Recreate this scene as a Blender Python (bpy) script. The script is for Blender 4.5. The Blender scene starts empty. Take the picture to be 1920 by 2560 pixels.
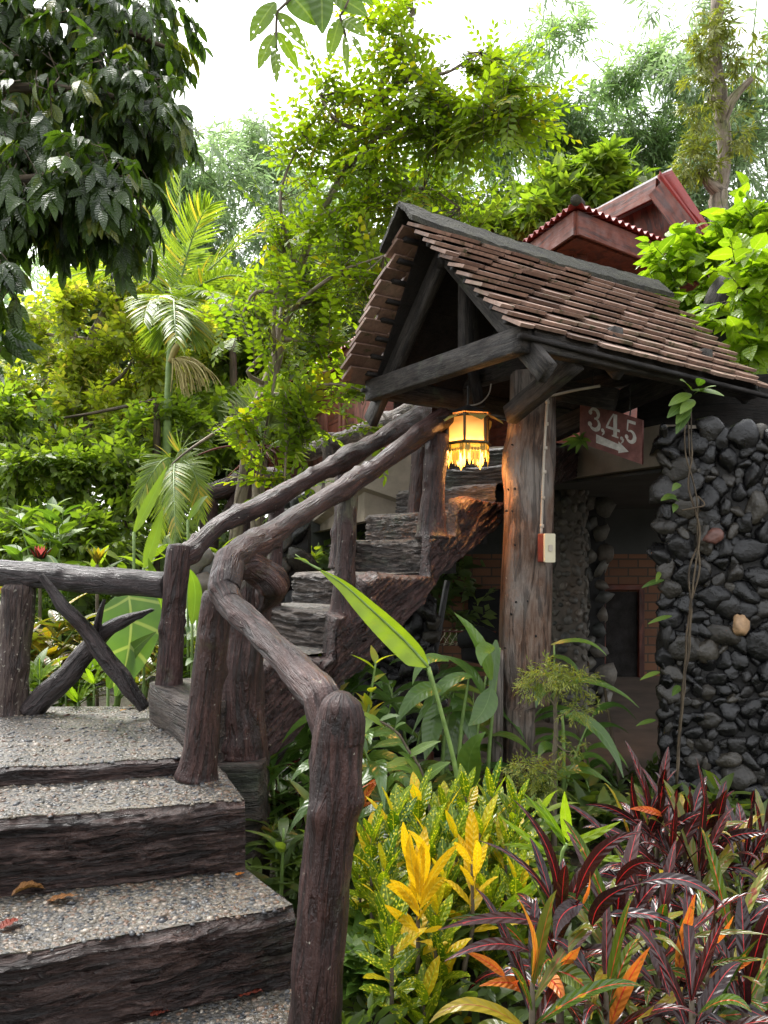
import bpy, math, random
import numpy as np
from mathutils import Vector
rng = np.random.default_rng(7); random.seed(7)
scene = bpy.context.scene
col = scene.collection
F = 1923.0; HZ = 1390.0; E = 1.5
def P(px, py, Y, dz=0):
    return np.array([(px-960)/F*Y, Y, E-(py-HZ)/F*Y+dz])
def nrm(v):
    v = np.asarray(v, float); n = np.linalg.norm(v, axis=-1, keepdims=True); return v/np.maximum(n, 1e-9)
# ---------- noise ----------
_perm = np.random.default_rng(3).permutation(256); _perm = np.concatenate([_perm, _perm, _perm])
_grad = nrm(np.random.default_rng(4).normal(size=(256, 3)))
def perlin(p):
    p = np.asarray(p, float); i = np.floor(p).astype(int); f = p-i; i &= 255
    u = f*f*f*(f*(f*6-15)+10); out = 0
    for dx in (0, 1):
        for dy in (0, 1):
            for dz in (0, 1):
                h = _perm[_perm[_perm[(i[..., 0]+dx) & 255]+((i[..., 1]+dy) & 255)]+((i[..., 2]+dz) & 255)]
                g = _grad[h]; d = f-np.array([dx, dy, dz])
                w = (u[..., 0] if dx else 1-u[..., 0])*(u[..., 1] if dy else 1-u[..., 1])*(u[..., 2] if dz else 1-u[..., 2])
                out = out+w*(g*d).sum(-1)
    return out
def fbm(p, o=3):
    a = 1.0; r = 0; p = np.asarray(p, float)
    for _ in range(o): r = r+a*perlin(p); p = p*2.03+17.3; a *= .5
    return r
# ---------- mesh builder ----------
class MB:
    def __init__(s): s.V = []; s.R = []; s.L = []; s.loops = []; s.sizes = []; s.n = 0
    def add(s, V, faces, rest=None, lf=None):
        V = np.asarray(V, float).reshape(-1, 3); n = len(V)
        s.V.append(V); s.R.append(V if rest is None else np.asarray(rest, float).reshape(-1, 3))
        if lf is None: lf = np.zeros((n, 3))
        lf = np.asarray(lf, float)
        if lf.ndim == 1: lf = np.tile(lf, (n, 1))
        s.L.append(lf.reshape(-1, 3))
        if isinstance(faces, np.ndarray):
            s.loops.append((faces+s.n).reshape(-1)); s.sizes.append(np.full(len(faces), faces.shape[1]))
        else:
            s.loops.append(np.array([i for f in faces for i in f])+s.n); s.sizes.append(np.array([len(f) for f in faces]))
        s.n += n
    def build(s, name, mat, parent=None, smooth=True, kind=None):
        me = bpy.data.meshes.new(name)
        V = np.concatenate(s.V); lo = np.concatenate(s.loops).astype(np.int32); sz = np.concatenate(s.sizes).astype(np.int32)
        me.vertices.add(len(V)); me.vertices.foreach_set('co', V.astype(np.float32).ravel())
        me.loops.add(len(lo)); me.loops.foreach_set('vertex_index', lo)
        st = np.concatenate([[0], np.cumsum(sz)[:-1]]).astype(np.int32)
        me.polygons.add(len(sz)); me.polygons.foreach_set('loop_start', st)
        if smooth: me.polygons.foreach_set('use_smooth', np.ones(len(sz), bool))
        for an, ar in (('rest', s.R), ('lf', s.L)):
            a = me.attributes.new(an, 'FLOAT_VECTOR', 'POINT'); a.data.foreach_set('vector', np.concatenate(ar).astype(np.float32).ravel())
        me.update(calc_edges=True); me.validate()
        if not smooth:
            me.polygons.foreach_set('use_smooth', np.zeros(len(me.polygons), bool))
        o = bpy.data.objects.new(name, me); col.objects.link(o); me.materials.append(mat)
        if parent is not None: o.parent = parent
        if kind: o['kind'] = kind
        return o
def thing(name, label, cat, group=None):
    o = bpy.data.objects.new(name, None); col.objects.link(o); o.empty_display_size = .1
    o['label'] = label; o['category'] = cat
    if group: o['group'] = group
    return o
def tag(o, label, cat, group=None):
    o['label'] = label; o['category'] = cat
    if group: o['group'] = group
    return o
def settle(t, base):
    """put the Empty at the thing's base while its parts stay where they were built"""
    t.location = base
    for c in t.children: c.location = (-base[0], -base[1], -base[2])
def gridfaces(nu, nv, cu=False):
    f = []
    U = nu if cu else nu-1
    i = np.arange(U)[:, None]; j = np.arange(nv-1)[None, :]
    a = i*nv+j; b = ((i+1) % nu)*nv+j
    return np.stack([a, b, b+1, a+1], -1).reshape(-1, 4)
def catmull(pts, step):
    pts = np.asarray(pts, float); n = len(pts)
    if n == 2:
        k = max(2, int(np.linalg.norm(pts[1, :3]-pts[0, :3])/step)+1); t = np.linspace(0, 1, k)[:, None]; return pts[0]*(1-t)+pts[1]*t
    e = np.vstack([2*pts[0]-pts[1], pts, 2*pts[-1]-pts[-2]]); out = []
    for i in range(n-1):
        p0, p1, p2, p3 = e[i:i+4]; k = max(1, int(np.ceil(np.linalg.norm(p2[:3]-p1[:3])/step)))
        for t in np.arange(k)/k:
            out.append(.5*((2*p1)+(-p0+p2)*t+(2*p0-5*p1+4*p2-p3)*t*t+(-p0+3*p1-3*p2+p3)*t**3))
    out.append(pts[-1]); return np.array(out)
def angular(pts, k=.22):
    pts = np.asarray(pts, float); o = [pts[0]]
    for i in range(1, len(pts)-1): o += [pts[i]+(pts[i-1]-pts[i])*k, pts[i], pts[i]+(pts[i+1]-pts[i])*k]
    return np.array(o+[pts[-1]])
def tube(mb, pts, rad, ns=14, step=.03, amp=.0, k=9, kz=2.5, wob=.0, cap=True, flat=1.0, lf=(0, 0, .5), rag=0):
    """pts (n,3), rad scalar or list; ridged displacement runs along the length"""
    pts = np.asarray(pts, float); rad = np.broadcast_to(np.asarray(rad, float), (len(pts),))
    q = catmull(np.column_stack([pts, rad]), step); c = q[:, :3]; r = np.maximum(q[:, 3], 1e-4); m = len(c)
    seed = rng.uniform(0, 50)
    if wob: c = c+np.stack([fbm(np.stack([np.arange(m)*step*4+seed, np.full(m, s*9.7), np.zeros(m)], -1), 2) for s in (1, 2, 3)], -1)*wob
    T = nrm(np.gradient(c, axis=0)); ref = np.array([0, 0, 1.]) if abs(T[0][2]) < .8 else np.array([0, 1., 0])
    A = np.zeros_like(T); x = nrm(np.cross(ref, T[0]))
    for i in range(m):
        x = x-T[i]*np.dot(x, T[i]); x = nrm(x); A[i] = x
    Bv = np.cross(T, A); L = np.concatenate([[0], np.cumsum(np.linalg.norm(np.diff(c, axis=0), axis=1))])
    th = np.arange(ns)/ns*2*np.pi
    rest = np.stack([np.cos(th)[:, None]*r.mean()+0*L, np.sin(th)[:, None]*r.mean()+0*L, L[None, :]+seed+0*th[:, None]], -1)
    R = r[None, :]*np.ones((ns, 1))
    if amp:
        n1 = fbm(rest*np.array([k/r.mean()*.11, k/r.mean()*.11, kz])+seed, 3); R = R*(1+amp*(1-2*np.abs(n1))+amp*1.3*perlin(rest*np.array([14, 14, 7])+seed))
        if r.mean() > .035 and L[-1] > .3:
            for _ in range(int(L[-1]/.16)):
                a0 = rng.uniform(0, 6.28); l0 = rng.uniform(0, L[-1]); da = (th[:, None]-a0+np.pi) % (2*np.pi)-np.pi
                R = R+r.mean()*rng.uniform(.1, .3)*np.exp(-((da*r.mean())**2+(L[None]-l0)**2)/(2*rng.uniform(.012, .022)**2))
    V = c[None]+R[..., None]*(np.cos(th)[:, None, None]*A[None]+flat*np.sin(th)[:, None, None]*Bv[None])
    if rag: V[:, 0] += -T[0]*rng.uniform(0, rag, ns)[:, None]; V[:, -1] += T[-1]*rng.uniform(0, rag, ns)[:, None]
    faces = [tuple(f) for f in gridfaces(ns, m, True)]
    V = V.reshape(-1, 3); rest = rest.reshape(-1, 3)
    if cap:
        n0 = len(V); V = np.vstack([V, c[0]-T[0]*r[0]*.25, c[-1]+T[-1]*r[-1]*.25]); rest = np.vstack([rest, rest[0]*0+[0, 0, seed], [0, 0, L[-1]+seed]])
        for i in range(ns):
            j = (i+1) % ns; faces.append((n0, j*m, i*m)); faces.append((n0+1, i*m+m-1, j*m+m-1))
    mb.add(V, faces, rest, np.array(lf))
def beam(mb, a, b, w, h, up=(0, 0, 1), lf=(0, 0, .5), n=8, amp=.0015, bev=.006):
    """rectangular timber, w across, h along up; grain rest z along the length"""
    a = np.asarray(a, float); b = np.asarray(b, float); L = np.linalg.norm(b-a); T = (b-a)/L
    S = nrm(np.cross(T, up)); U = np.cross(S, T)
    prof = [(-w/2+bev, -h/2), (w/2-bev, -h/2), (w/2, -h/2+bev), (w/2, h/2-bev), (w/2-bev, h/2), (-w/2+bev, h/2), (-w/2, h/2-bev), (-w/2, -h/2+bev)]
    n = max(2, int(L/.06)); seed = rng.uniform(0, 40)
    V = []; Rr = []
    for i in range(n+1):
        for (x, y) in prof:
            p = a+T*L*i/n+S*x+U*y; V.append(p); Rr.append((x, y, L*i/n+seed))
    V = np.array(V); V += amp*fbm(V*14, 2)[:, None]*nrm(V-(a+b)/2)
    m = 8; f = [(i*m+j, i*m+(j+1) % m, (i+1)*m+(j+1) % m, (i+1)*m+j) for i in range(n) for j in range(m)]
    f.append(tuple(range(m))[::-1]); f.append(tuple(n*m+j for j in range(m)))
    mb.add(V, f, Rr, np.array(lf))
def box(mb, c, sx, sy, sz, rz=0, lf=(0, 0, .5)):
    c = np.asarray(c, float); ca, sa = math.cos(rz), math.sin(rz)
    V = []
    for x in (-1, 1):
        for y in (-1, 1):
            for z in (-1, 1):
                X = x*sx/2; Y = y*sy/2; V.append(c+[X*ca-Y*sa, X*sa+Y*ca, z*sz/2])
    mb.add(V, [(0, 1, 3, 2), (4, 6, 7, 5), (0, 4, 5, 1), (2, 3, 7, 6), (0, 2, 6, 4), (1, 5, 7, 3)], None, np.array(lf))
def prism(mb, poly, ext, lf=(0, 0, .5), rest=None):
    """poly (n,3) planar outline, ext vector"""
    p = np.asarray(poly, float); n = len(p); V = np.vstack([p, p+np.asarray(ext)])
    f = [tuple(range(n))[::-1], tuple(range(n, 2*n))]+[(i, (i+1) % n, n+(i+1) % n, n+i) for i in range(n)]
    mb.add(V, f, rest, np.array(lf))
_ico = None
def ico():
    global _ico
    if _ico is None:
        import bmesh
        out = []
        for s in (1, 2, 3):
            bm = bmesh.new(); bmesh.ops.create_icosphere(bm, subdivisions=s, radius=1.0)
            out.append((np.array([v.co[:] for v in bm.verts]), np.array([[v.index for v in f.verts] for f in bm.faces]))); bm.free()
        _ico = out
    return _ico
def pebbles(mb, C, N, size, flat=.45, lvl=1, lump=.18, stretch=.5, facet=0):
    """C centres (n,3), N outward normal, size (n,)"""
    v, f = ico()[lvl]; N = nrm(N); n = len(C)
    a = nrm(np.cross(N, [.13, .2, .97] if abs(N[2]) < .9 else [1, 0, 0])); b = np.cross(N, a)
    ang = rng.uniform(0, 6.28, n); ax = np.cos(ang)[:, None]*a+np.sin(ang)[:, None]*b; bx = np.cross(N, ax)
    tilt = rng.normal(0, .25, (n, 3)); nn = nrm(N+tilt); ax = nrm(ax-nn*(ax*nn).sum(-1, keepdims=True)); bx = np.cross(nn, ax)
    sx = size; sy = size*(1-rng.uniform(0, stretch, n)); sz = size*flat*rng.uniform(.75, 1.25, n)
    off = 1+lump*fbm(v[None]*1.4+rng.uniform(0, 90, (n, 1, 3)), 2)
    if facet:
        pn = nrm(rng.normal(size=(n, 9, 3))); dt = np.einsum('vk,npk->nvp', v, pn); hh_ = rng.uniform(facet, 1, (n, 1, 9)); off = off*np.minimum(1.02, (hh_/np.maximum(dt, .05)).min(-1))
    vv = v[None]*off[..., None]
    V = C[:, None]+vv[..., 0:1]*(ax*sx[:, None])[:, None]+vv[..., 1:2]*(bx*sy[:, None])[:, None]+vv[..., 2:3]*(nn*sz[:, None])[:, None]
    ff = (f[None]+np.arange(n)[:, None, None]*len(v)).reshape(-1, 3)
    rn = rng.uniform(0, 1, n); lf = np.stack([rn, rng.uniform(0, 1, n), rn], -1)[:, None]*np.ones((1, len(v), 1))
    mb.add(V.reshape(-1, 3), ff, None, lf.reshape(-1, 3))
def packed(w, h, rmin, rmax, tries=6000, fill=.92):
    pts = []; R = []
    cell = {}
    for k in range(tries):
        r = rmax-(rmax-rmin)*min(1, k/tries*1.3)*random.random()**.3 if k > tries*.15 else random.uniform(rmin*1.4, rmax)
        x = random.uniform(0, w); y = random.uniform(0, h); ok = True
        gx, gy = int(x/rmax/2), int(y/rmax/2)
        for i in (-1, 0, 1):
            for j in (-1, 0, 1):
                for q in cell.get((gx+i, gy+j), ()):
                    if (pts[q][0]-x)**2+(pts[q][1]-y)**2 < ((R[q]+r)*fill)**2: ok = False; break
                if not ok: break
            if not ok: break
        if ok: cell.setdefault((gx, gy), []).append(len(pts)); pts.append((x, y)); R.append(r)
    return np.array(pts), np.array(R)
# ---------- leaves ----------
def quadleaves(mb, pos, d, up, L, W, rnd, fold=.25):
    """cheap far leaf: one folded diamond of two tris-as-quads (5 verts)"""
    d = nrm(d); s = nrm(np.cross(d, up)); n = np.cross(s, d); L = np.asarray(L)[:, None]; W = np.asarray(W)[:, None]; N = len(pos)
    b = pos; t = pos+d*L-n*L*.12; m = pos+d*L*.45
    l = m-s*W+n*W*fold; r = m+s*W+n*W*fold; t2 = pos+d*L*.78-n*L*.04
    V = np.stack([b, l, t, r, m], 1)
    f = np.array([[0, 1, 2, 4], [0, 4, 2, 3]])
    ff = (f[None]+np.arange(N)[:, None, None]*5).reshape(-1, 4)
    lf = np.zeros((N, 5, 3)); lf[:, :, 0] = [0, .45, 1, .45, .45]; lf[:, :, 1] = [0, -1, 0, 1, 0]; lf[:, :, 2] = rnd[:, None]
    mb.add(V.reshape(-1, 3), ff, None, lf.reshape(-1, 3))
PROF = {'oval': lambda t: np.sin(np.pi*np.clip(t, 0, 1)**.85)**.75, 'lance': lambda t: np.sin(np.pi*t**.7)**.9, 'strap': lambda t: np.minimum(1, np.minimum(t*5, ((1-t)*2.2)))**.8,
        'obov': lambda t: np.sin(np.pi*t**1.35)**.7, 'heart': lambda t: (np.sin(np.pi*np.clip(t, 0, 1)**.55))**.8}
def leaves(mb, pos, d, up, L, W, bend, rnd, nseg=4, prof='oval', fold=.25, wave=0.0):
    d = nrm(d); s = nrm(np.cross(d, up)); n = np.cross(s, d); N = len(pos)
    L = np.broadcast_to(L, (N,)); W = np.broadcast_to(W, (N,)); bend = np.broadcast_to(bend, (N,))
    t = np.linspace(0, 1, nseg+1); w = PROF[prof](np.clip(t, .02, .985))
    V = np.zeros((N, nseg+1, 3, 3)); c = pos.copy(); dt = 1/nseg; ph = rng.uniform(0, 6, N)
    for i in range(nseg+1):
        a = bend*t[i]
        T = d*np.cos(a)[:, None]-n*np.sin(a)[:, None]; Nn = n*np.cos(a)[:, None]+d*np.sin(a)[:, None]
        ww = (W*w[i])[:, None]; wv = (np.sin(ph+t[i]*14)*wave*W)[:, None]; wv2 = (np.sin(ph+1.7+t[i]*14)*wave*W)[:, None]
        V[:, i, 0] = c-s*ww+Nn*(ww*fold+wv); V[:, i, 1] = c; V[:, i, 2] = c+s*ww+Nn*(ww*fold+wv2)
        c = c+T*(L*dt)[:, None]
    f = []
    for i in range(nseg):
        for j in (0, 1): f.append((i*3+j, i*3+j+1, (i+1)*3+j+1, (i+1)*3+j))
    f = np.array(f); ff = (f[None]+np.arange(N)[:, None, None]*(3*(nseg+1))).reshape(-1, 4)
    lf = np.zeros((N, nseg+1, 3, 3)); lf[..., 0] = t[None, :, None]; lf[..., 1] = np.array([-1, 0, 1]); lf[..., 2] = np.broadcast_to(rnd, (N,))[:, None, None]
    mb.add(V.reshape(-1, 3), ff, None, lf.reshape(-1, 3))
def lbez(mb, p0, p1, p2, W, up=(0, -.5, 1), nseg=12, rnd=None, prof='lance', fold=.3, wave=0., wl=1., wr=1., twist=0, teeth=0):
    p0, p1, p2 = map(np.asarray, (p0, p1, p2)); t = np.linspace(0, 1, nseg+1)[:, None]
    c = (1-t)**2*p0+2*t*(1-t)*p1+t*t*p2; T = nrm(np.gradient(c, axis=0)); up = np.asarray(up, float)
    S = nrm(np.cross(T, up)); Nn = np.cross(S, T)
    if twist:
        a = (t[:, 0]*twist)[:, None]; S, Nn = S*np.cos(a)+Nn*np.sin(a), Nn*np.cos(a)-S*np.sin(a)
    w = (W*PROF[prof](np.clip(t[:, 0], .015, .985)))[:, None]; ph = rng.uniform(0, 6); r = rng.uniform() if rnd is None else rnd
    wv = (np.sin(ph+t*24)*wave*W); wv2 = (np.sin(ph+2+t*22)*wave*W)
    if teeth: w = w*(1+teeth*np.sin(t*70+ph))
    x = [-1, -.5, 0, .5, 1]
    V = np.stack([c+S*w*a*(wl if a < 0 else wr)+Nn*(abs(a)*w*fold*(1.0-.3*abs(a))+(wv if a < 0 else wv2)*abs(a)**2) for a in x], 1)
    lf = np.zeros((nseg+1, 5, 3)); lf[..., 0] = t; lf[..., 1] = x; lf[..., 2] = r
    mb.add(V.reshape(-1, 3), gridfaces(nseg+1, 5), None, lf.reshape(-1, 3))
# ---------- materials ----------
def newmat(name):
    m = bpy.data.materials.new(name); m.use_nodes = True; nt = m.node_tree; nt.nodes.clear()
    out = nt.nodes.new('ShaderNodeOutputMaterial'); b = nt.nodes.new('ShaderNodeBsdfPrincipled'); nt.links.new(b.outputs[0], out.inputs[0])
    return m, nt, b, out
class NT:
    def __init__(s, nt): s.nt = nt
    def n(s, t, **kw):
        x = s.nt.nodes.new(t)
        for k, v in kw.items(): setattr(x, k, v)
        return x
    def l(s, a, b): s.nt.links.new(a, b)
    def attr(s, nm): return s.n('ShaderNodeAttribute', attribute_name=nm).outputs['Vector']
    def mapv(s, v, sc):
        m = s.n('ShaderNodeMapping'); s.l(v, m.inputs[0]); m.inputs['Scale'].default_value = sc; return m.outputs[0]
    def noise(s, v, sc, det=3, rough=.55, dist=0):
        x = s.n('ShaderNodeTexNoise'); s.l(v, x.inputs['Vector']); x.inputs['Scale'].default_value = sc; x.inputs['Detail'].default_value = det; x.inputs['Roughness'].default_value = rough; x.inputs['Distortion'].default_value = dist; return x.outputs['Fac']
    def ramp(s, f, stops):
        r = s.n('ShaderNodeValToRGB'); s.l(f, r.inputs[0]); e = r.color_ramp.elements
        e[0].position, e[0].color = stops[0][0], (*stops[0][1], 1)
        e[1].position, e[1].color = stops[-1][0], (*stops[-1][1], 1)
        for p, c in stops[1:-1]: k = e.new(p); k.color = (*c, 1)
        return r.outputs[0]
    def mix(s, f, a, b, mode='MIX'):
        x = s.n('ShaderNodeMix', data_type='RGBA', blend_type=mode)
        for i, v in ((0, f), (6, a), (7, b)):
            if isinstance(v, (int, float)): x.inputs[i].default_value = v
            elif isinstance(v, tuple): x.inputs[i].default_value = (*v, 1)
            else: s.l(v, x.inputs[i])
        return x.outputs[2]
    def math(s, op, a, b=0, c=0):
        x = s.n('ShaderNodeMath', operation=op)
        for i, v in enumerate((a, b, c)):
            if isinstance(v, (int, float)): x.inputs[i].default_value = v
            else: s.l(v, x.inputs[i])
        return x.outputs[0]
    def sep(s, v):
        x = s.n('ShaderNodeSeparateXYZ'); s.l(v, x.inputs[0]); return x.outputs
    def bump(s, h, st, d=.01, n=None):
        x = s.n('ShaderNodeBump'); s.l(h, x.inputs['Height']); x.inputs['Strength'].default_value = st; x.inputs['Distance'].default_value = d
        if n is not None: s.l(n, x.inputs['Normal'])
        return x.outputs[0]
def woodmat(name, c0, c1, c2, rough=.55, sc=1., bump=.8, moss=0., speck=0., mossc=(.05, .07, .02), patch=None, crack=1.):
    m, nt, b, out = newmat(name); N = NT(nt); r = N.attr('rest'); geo = N.n('ShaderNodeNewGeometry').outputs['Position']
    g = N.noise(N.mapv(r, (120*sc, 120*sc, 14*sc)), 1, 6, .65, .5); g2 = N.noise(N.mapv(r, (42*sc, 42*sc, 4.5*sc)), 1, 4, .6, 1.); big = N.noise(r, 5, 3)
    f = N.math('MULTIPLY_ADD', g, .6, N.math('MULTIPLY', g2, .4))
    c = N.ramp(f, [(.34, c0), (.5, c1), (.68, c2)])
    c = N.mix(N.ramp(big, [(.35, (.25, .25, .25)), (.7, (1, 1, 1))]), N.mix(1., c, (.55, .5, .48), 'MULTIPLY'), c)
    if patch: c = N.mix(N.ramp(N.noise(N.mapv(geo, (1, 1, .55)), 2.6, 4, .6), [(patch[1], (0, 0, 0)), (patch[1]+.12, (1, 1, 1))]), c, N.mix(f, tuple(x*.6 for x in patch[0]), patch[0]))
    if moss:
        mm = N.noise(geo, 4, 5, .65); c = N.mix(N.ramp(mm, [(.62-moss*.2, (0, 0, 0)), (.74-moss*.2, (1, 1, 1))]), c, N.mix(g, mossc, tuple(x*1.9 for x in mossc)))
    if speck:
        ss = N.noise(geo, 45, 3, .6); c = N.mix(N.ramp(ss, [(.72-speck*.1, (0, 0, 0)), (.76-speck*.1, (1, 1, 1))]), c, (.34, .31, .25))
    N.l(c, b.inputs['Base Color'])
    rr = N.ramp(N.noise(geo, 9, 3), [(.3, (rough-.17,)*3), (.7, (min(1, rough+.15),)*3)]); N.l(rr, b.inputs['Roughness'])
    cr = N.ramp(g2, [(.42, (0, 0, 0)), (.5, (1, 1, 1)), (.58, (.6, .6, .6))])
    h = N.math('ADD', N.math('MULTIPLY_ADD', cr, .5*crack, N.math('MULTIPLY', f, 1.6)), N.math('MULTIPLY', N.noise(geo, 60, 4, .7), .5))
    c2 = N.mix(N.ramp(cr, [(0, (.45, .45, .45)), (1, (1, 1, 1))]), (0., 0., 0.), c); N.l(c2, b.inputs['Base Color'])
    N.l(N.bump(h, bump, .014), b.inputs['Normal'])
    return m
def plain(name, c0, c1, rough=.7, sc=8, bump=.2, det=4, metal=0, spec=.5):
    m, nt, b, out = newmat(name); N = NT(nt); g = N.n('ShaderNodeNewGeometry').outputs['Position']
    n = N.noise(g, sc, det, .6); N.l(N.ramp(n, [(.3, c0), (.7, c1)]), b.inputs['Base Color']); b.inputs['Roughness'].default_value = rough
    b.inputs['Metallic'].default_value = metal; b.inputs['Specular IOR Level'].default_value = spec
    n2 = N.noise(g, sc*6, 3); N.l(N.bump(N.math('ADD', n, n2), bump, .01), b.inputs['Normal'])
    return m
def leafmat(name, c0, c1, rough=.35, trans=.35, rib=(.2, .3, .08), ribw=.05, vein=.5, spots=None, edge=None, c2=None, tr=None, blot=None, vsc=26, holes=0, vcol=0):
    m, nt, b, out = newmat(name); N = NT(nt); lf = N.attr('lf'); x, y, z = N.sep(lf); geo = N.n('ShaderNodeNewGeometry').outputs['Position']
    st = [(0, c0), (.55, tuple((a+b_)/2 for a, b_ in zip(c0, c1))), (.93, c1)]
    if c2: st = [(0, c0), (.78, c1), (.86, c2), (1, c2)]
    c = N.ramp(z, st)
    ay = N.math('ABSOLUTE', y)
    c = N.mix(N.ramp(N.noise(geo, 14, 3), [(.35, (0, 0, 0)), (.75, (.45, .45, .45))]), c, N.mix(1., c, (1.5, 1.35, .9), 'MULTIPLY'))
    if blot:
        q = N.noise(geo, blot[2] if len(blot) > 2 else 22, 2, .5); q2 = N.math('ADD', q, N.math('MULTIPLY', ay, -.12))
        c = N.mix(N.ramp(q2, [(blot[1], (0, 0, 0)), (blot[1]+.03, (1, 1, 1))]), c, blot[0])
    if spots:
        v = N.n('ShaderNodeTexVoronoi'); N.l(geo, v.inputs['Vector']); v.inputs['Scale'].default_value = spots[1]
        c = N.mix(N.ramp(N.math('ADD', v.outputs['Distance'], N.math('MULTIPLY', N.noise(geo, spots[1]*.5, 2), .4)), [(spots[2], (1, 1, 1)), (spots[2]+.07, (0, 0, 0))]), c, spots[0])
    if edge: c = N.mix(N.ramp(ay, [(edge[1], (0, 0, 0)), (edge[1]+.1, (1, 1, 1))]), c, edge[0])
    if rib: c = N.mix(N.ramp(ay, [(ribw, (1, 1, 1)), (ribw*2.2, (0, 0, 0))]), c, rib)
    vv = N.math('SINE', N.math('MULTIPLY', N.math('SUBTRACT', x, N.math('MULTIPLY', ay, .12)), vsc*3.14))
    if vcol: c = N.mix(N.ramp(vv, [(.86, (0, 0, 0)), (.97, (vcol, vcol, vcol))]), c, rib)
    N.l(c, b.inputs['Base Color']); b.inputs['Roughness'].default_value = rough; b.inputs['Specular IOR Level'].default_value = .55
    if vein: N.l(N.bump(N.math('ADD', vv, N.math('MULTIPLY', N.ramp(ay, [(0, (0, 0, 0)), (.12, (1, 1, 1))]), 1.)), vein, .004), b.inputs['Normal'])
    if trans:
        t = N.n('ShaderNodeBsdfTranslucent'); tc = N.mix(1., c, tr or (1.7, 1.75, .6), 'MULTIPLY'); N.l(tc, t.inputs[0])
        mx = N.n('ShaderNodeMixShader'); mx.inputs[0].default_value = trans; N.l(b.outputs[0], mx.inputs[1]); N.l(t.outputs[0], mx.inputs[2]); sh = mx.outputs[0]
    else: sh = b.outputs[0]
    if holes:
        tp = N.n('ShaderNodeBsdfTransparent'); v = N.n('ShaderNodeTexVoronoi'); N.l(geo, v.inputs['Vector']); v.inputs['Scale'].default_value = holes
        k = N.ramp(N.math('ADD', v.outputs['Distance'], N.math('MULTIPLY', N.noise(geo, 18, 2), .5)), [(.44, (1, 1, 1)), (.46, (0, 0, 0))])
        k = N.mix(N.ramp(z, [(.45, (0, 0, 0)), (.46, (1, 1, 1))]), (0, 0, 0), k)
        mx = N.n('ShaderNodeMixShader'); N.l(k, mx.inputs[0]); N.l(sh, mx.inputs[1]); N.l(tp.outputs[0], mx.inputs[2]); sh = mx.outputs[0]
    N.l(sh, out.inputs[0])
    return m
def stonemat(name, cols, rough=.35, bump=.5, lichen=None):
    m, nt, b, out = newmat(name); N = NT(nt); z = N.sep(N.attr('lf'))[2]; geo = N.n('ShaderNodeNewGeometry').outputs['Position']
    c = N.ramp(z, [(i/(len(cols)-1), k) for i, k in enumerate(cols)]); n = N.noise(geo, 40, 5, .65)
    c = N.mix(N.ramp(n, [(.35, (0, 0, 0)), (.75, (.8, .8, .8))]), c, N.mix(1., c, (1.9, 1.85, 1.75), 'MULTIPLY'))
    if lichen: c = N.mix(N.ramp(N.noise(geo, 6, 4, .6), [(.58, (0, 0, 0)), (.7, (.7, .7, .7))]), c, lichen)
    if name == 'terracotta': c = N.mix(N.ramp(N.noise(geo, 9, 5, .7), [(.57, (0, 0, 0)), (.64, (.85, .85, .85))]), c, (.05, .055, .018))
    N.l(c, b.inputs['Base Color']); N.l(N.ramp(N.noise(geo, 12, 2), [(.3, (rough-.12,)*3), (.7, (rough+.25,)*3)]), b.inputs['Roughness'])
    N.l(N.bump(n, bump, .008), b.inputs['Normal']); return m
M = {}
M['faux'] = woodmat('faux_wood_concrete', (.012, .0045, .004), (.046, .0165, .0135), (.135, .066, .054), .5, .75, 1., moss=.12, speck=.35, mossc=(.09, .09, .05))
M['riser'] = woodmat('carved_riser', (.006, .0035, .003), (.034, .0165, .0135), (.14, .085, .07), .38, .6, 1.2, moss=.02, mossc=(.04, .04, .03))
M['riser2'] = woodmat('mossy_riser', (.015, .011, .009), (.08, .06, .05), (.24, .19, .155), .5, .7, 1.2, moss=.3, mossc=(.045, .05, .035))
M['darklog'] = woodmat('dark_log', (.008, .006, .006), (.03, .021, .021), (.11, .08, .08), .42, 1., .9)
M['lichenlog'] = woodmat('lichen_log', (.02, .011, .01), (.075, .045, .038), (.22, .18, .14), .6, .7, .9, moss=.25, speck=.9, mossc=(.3, .27, .22))
M['greypost'] = woodmat('weathered_post', (.035, .017, .01), (.15, .08, .048), (.3, .22, .165), .65, .6, .8, patch=((.27, .23, .2), .52), speck=.1)
M['timber'] = woodmat('old_timber', (.009, .008, .0065), (.038, .032, .027), (.10, .087, .072), .75, 1.2, .5, moss=.25, mossc=(.05, .06, .035))
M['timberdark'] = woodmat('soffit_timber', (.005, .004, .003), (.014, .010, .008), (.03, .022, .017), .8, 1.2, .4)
M['trunk'] = woodmat('pale_bark', (.16, .12, .08), (.33, .27, .2), (.52, .46, .38), .8, .5, .5, moss=.3, mossc=(.12, .12, .05))
M['trunkdark'] = woodmat('brown_bark', (.05, .035, .02), (.12, .09, .055), (.22, .17, .11), .8, .6, .5)
M['green_stem'] = plain('green_stem', (.10, .17, .04), (.2, .3, .08), .5, 20, .1)
M['twig'] = plain('twig_bark', (.06, .045, .03), (.16, .13, .09), .8, 20, .2)
M['redwood'] = woodmat('red_painted_wood', (.10, .019, .009), (.17, .035, .015), (.23, .058, .025), .6, .3, .2, crack=.2)
M['redlight'] = woodmat('faded_red_boards', (.22, .075, .06), (.3, .11, .085), (.38, .16, .13), .65, .3, .2, crack=.2)
M['corr'] = plain('red_sheet_metal', (.16, .012, .009), (.25, .022, .016), .45, 5, .05)
M['zinc'] = plain('grey_roof_sheet', (.3, .3, .31), (.55, .55, .55), .5, 9, .1)
M['plaster'] = plain('bare_concrete', (.17, .14, .11), (.33, .28, .22), .85, 3.5, .3, 6)
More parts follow.
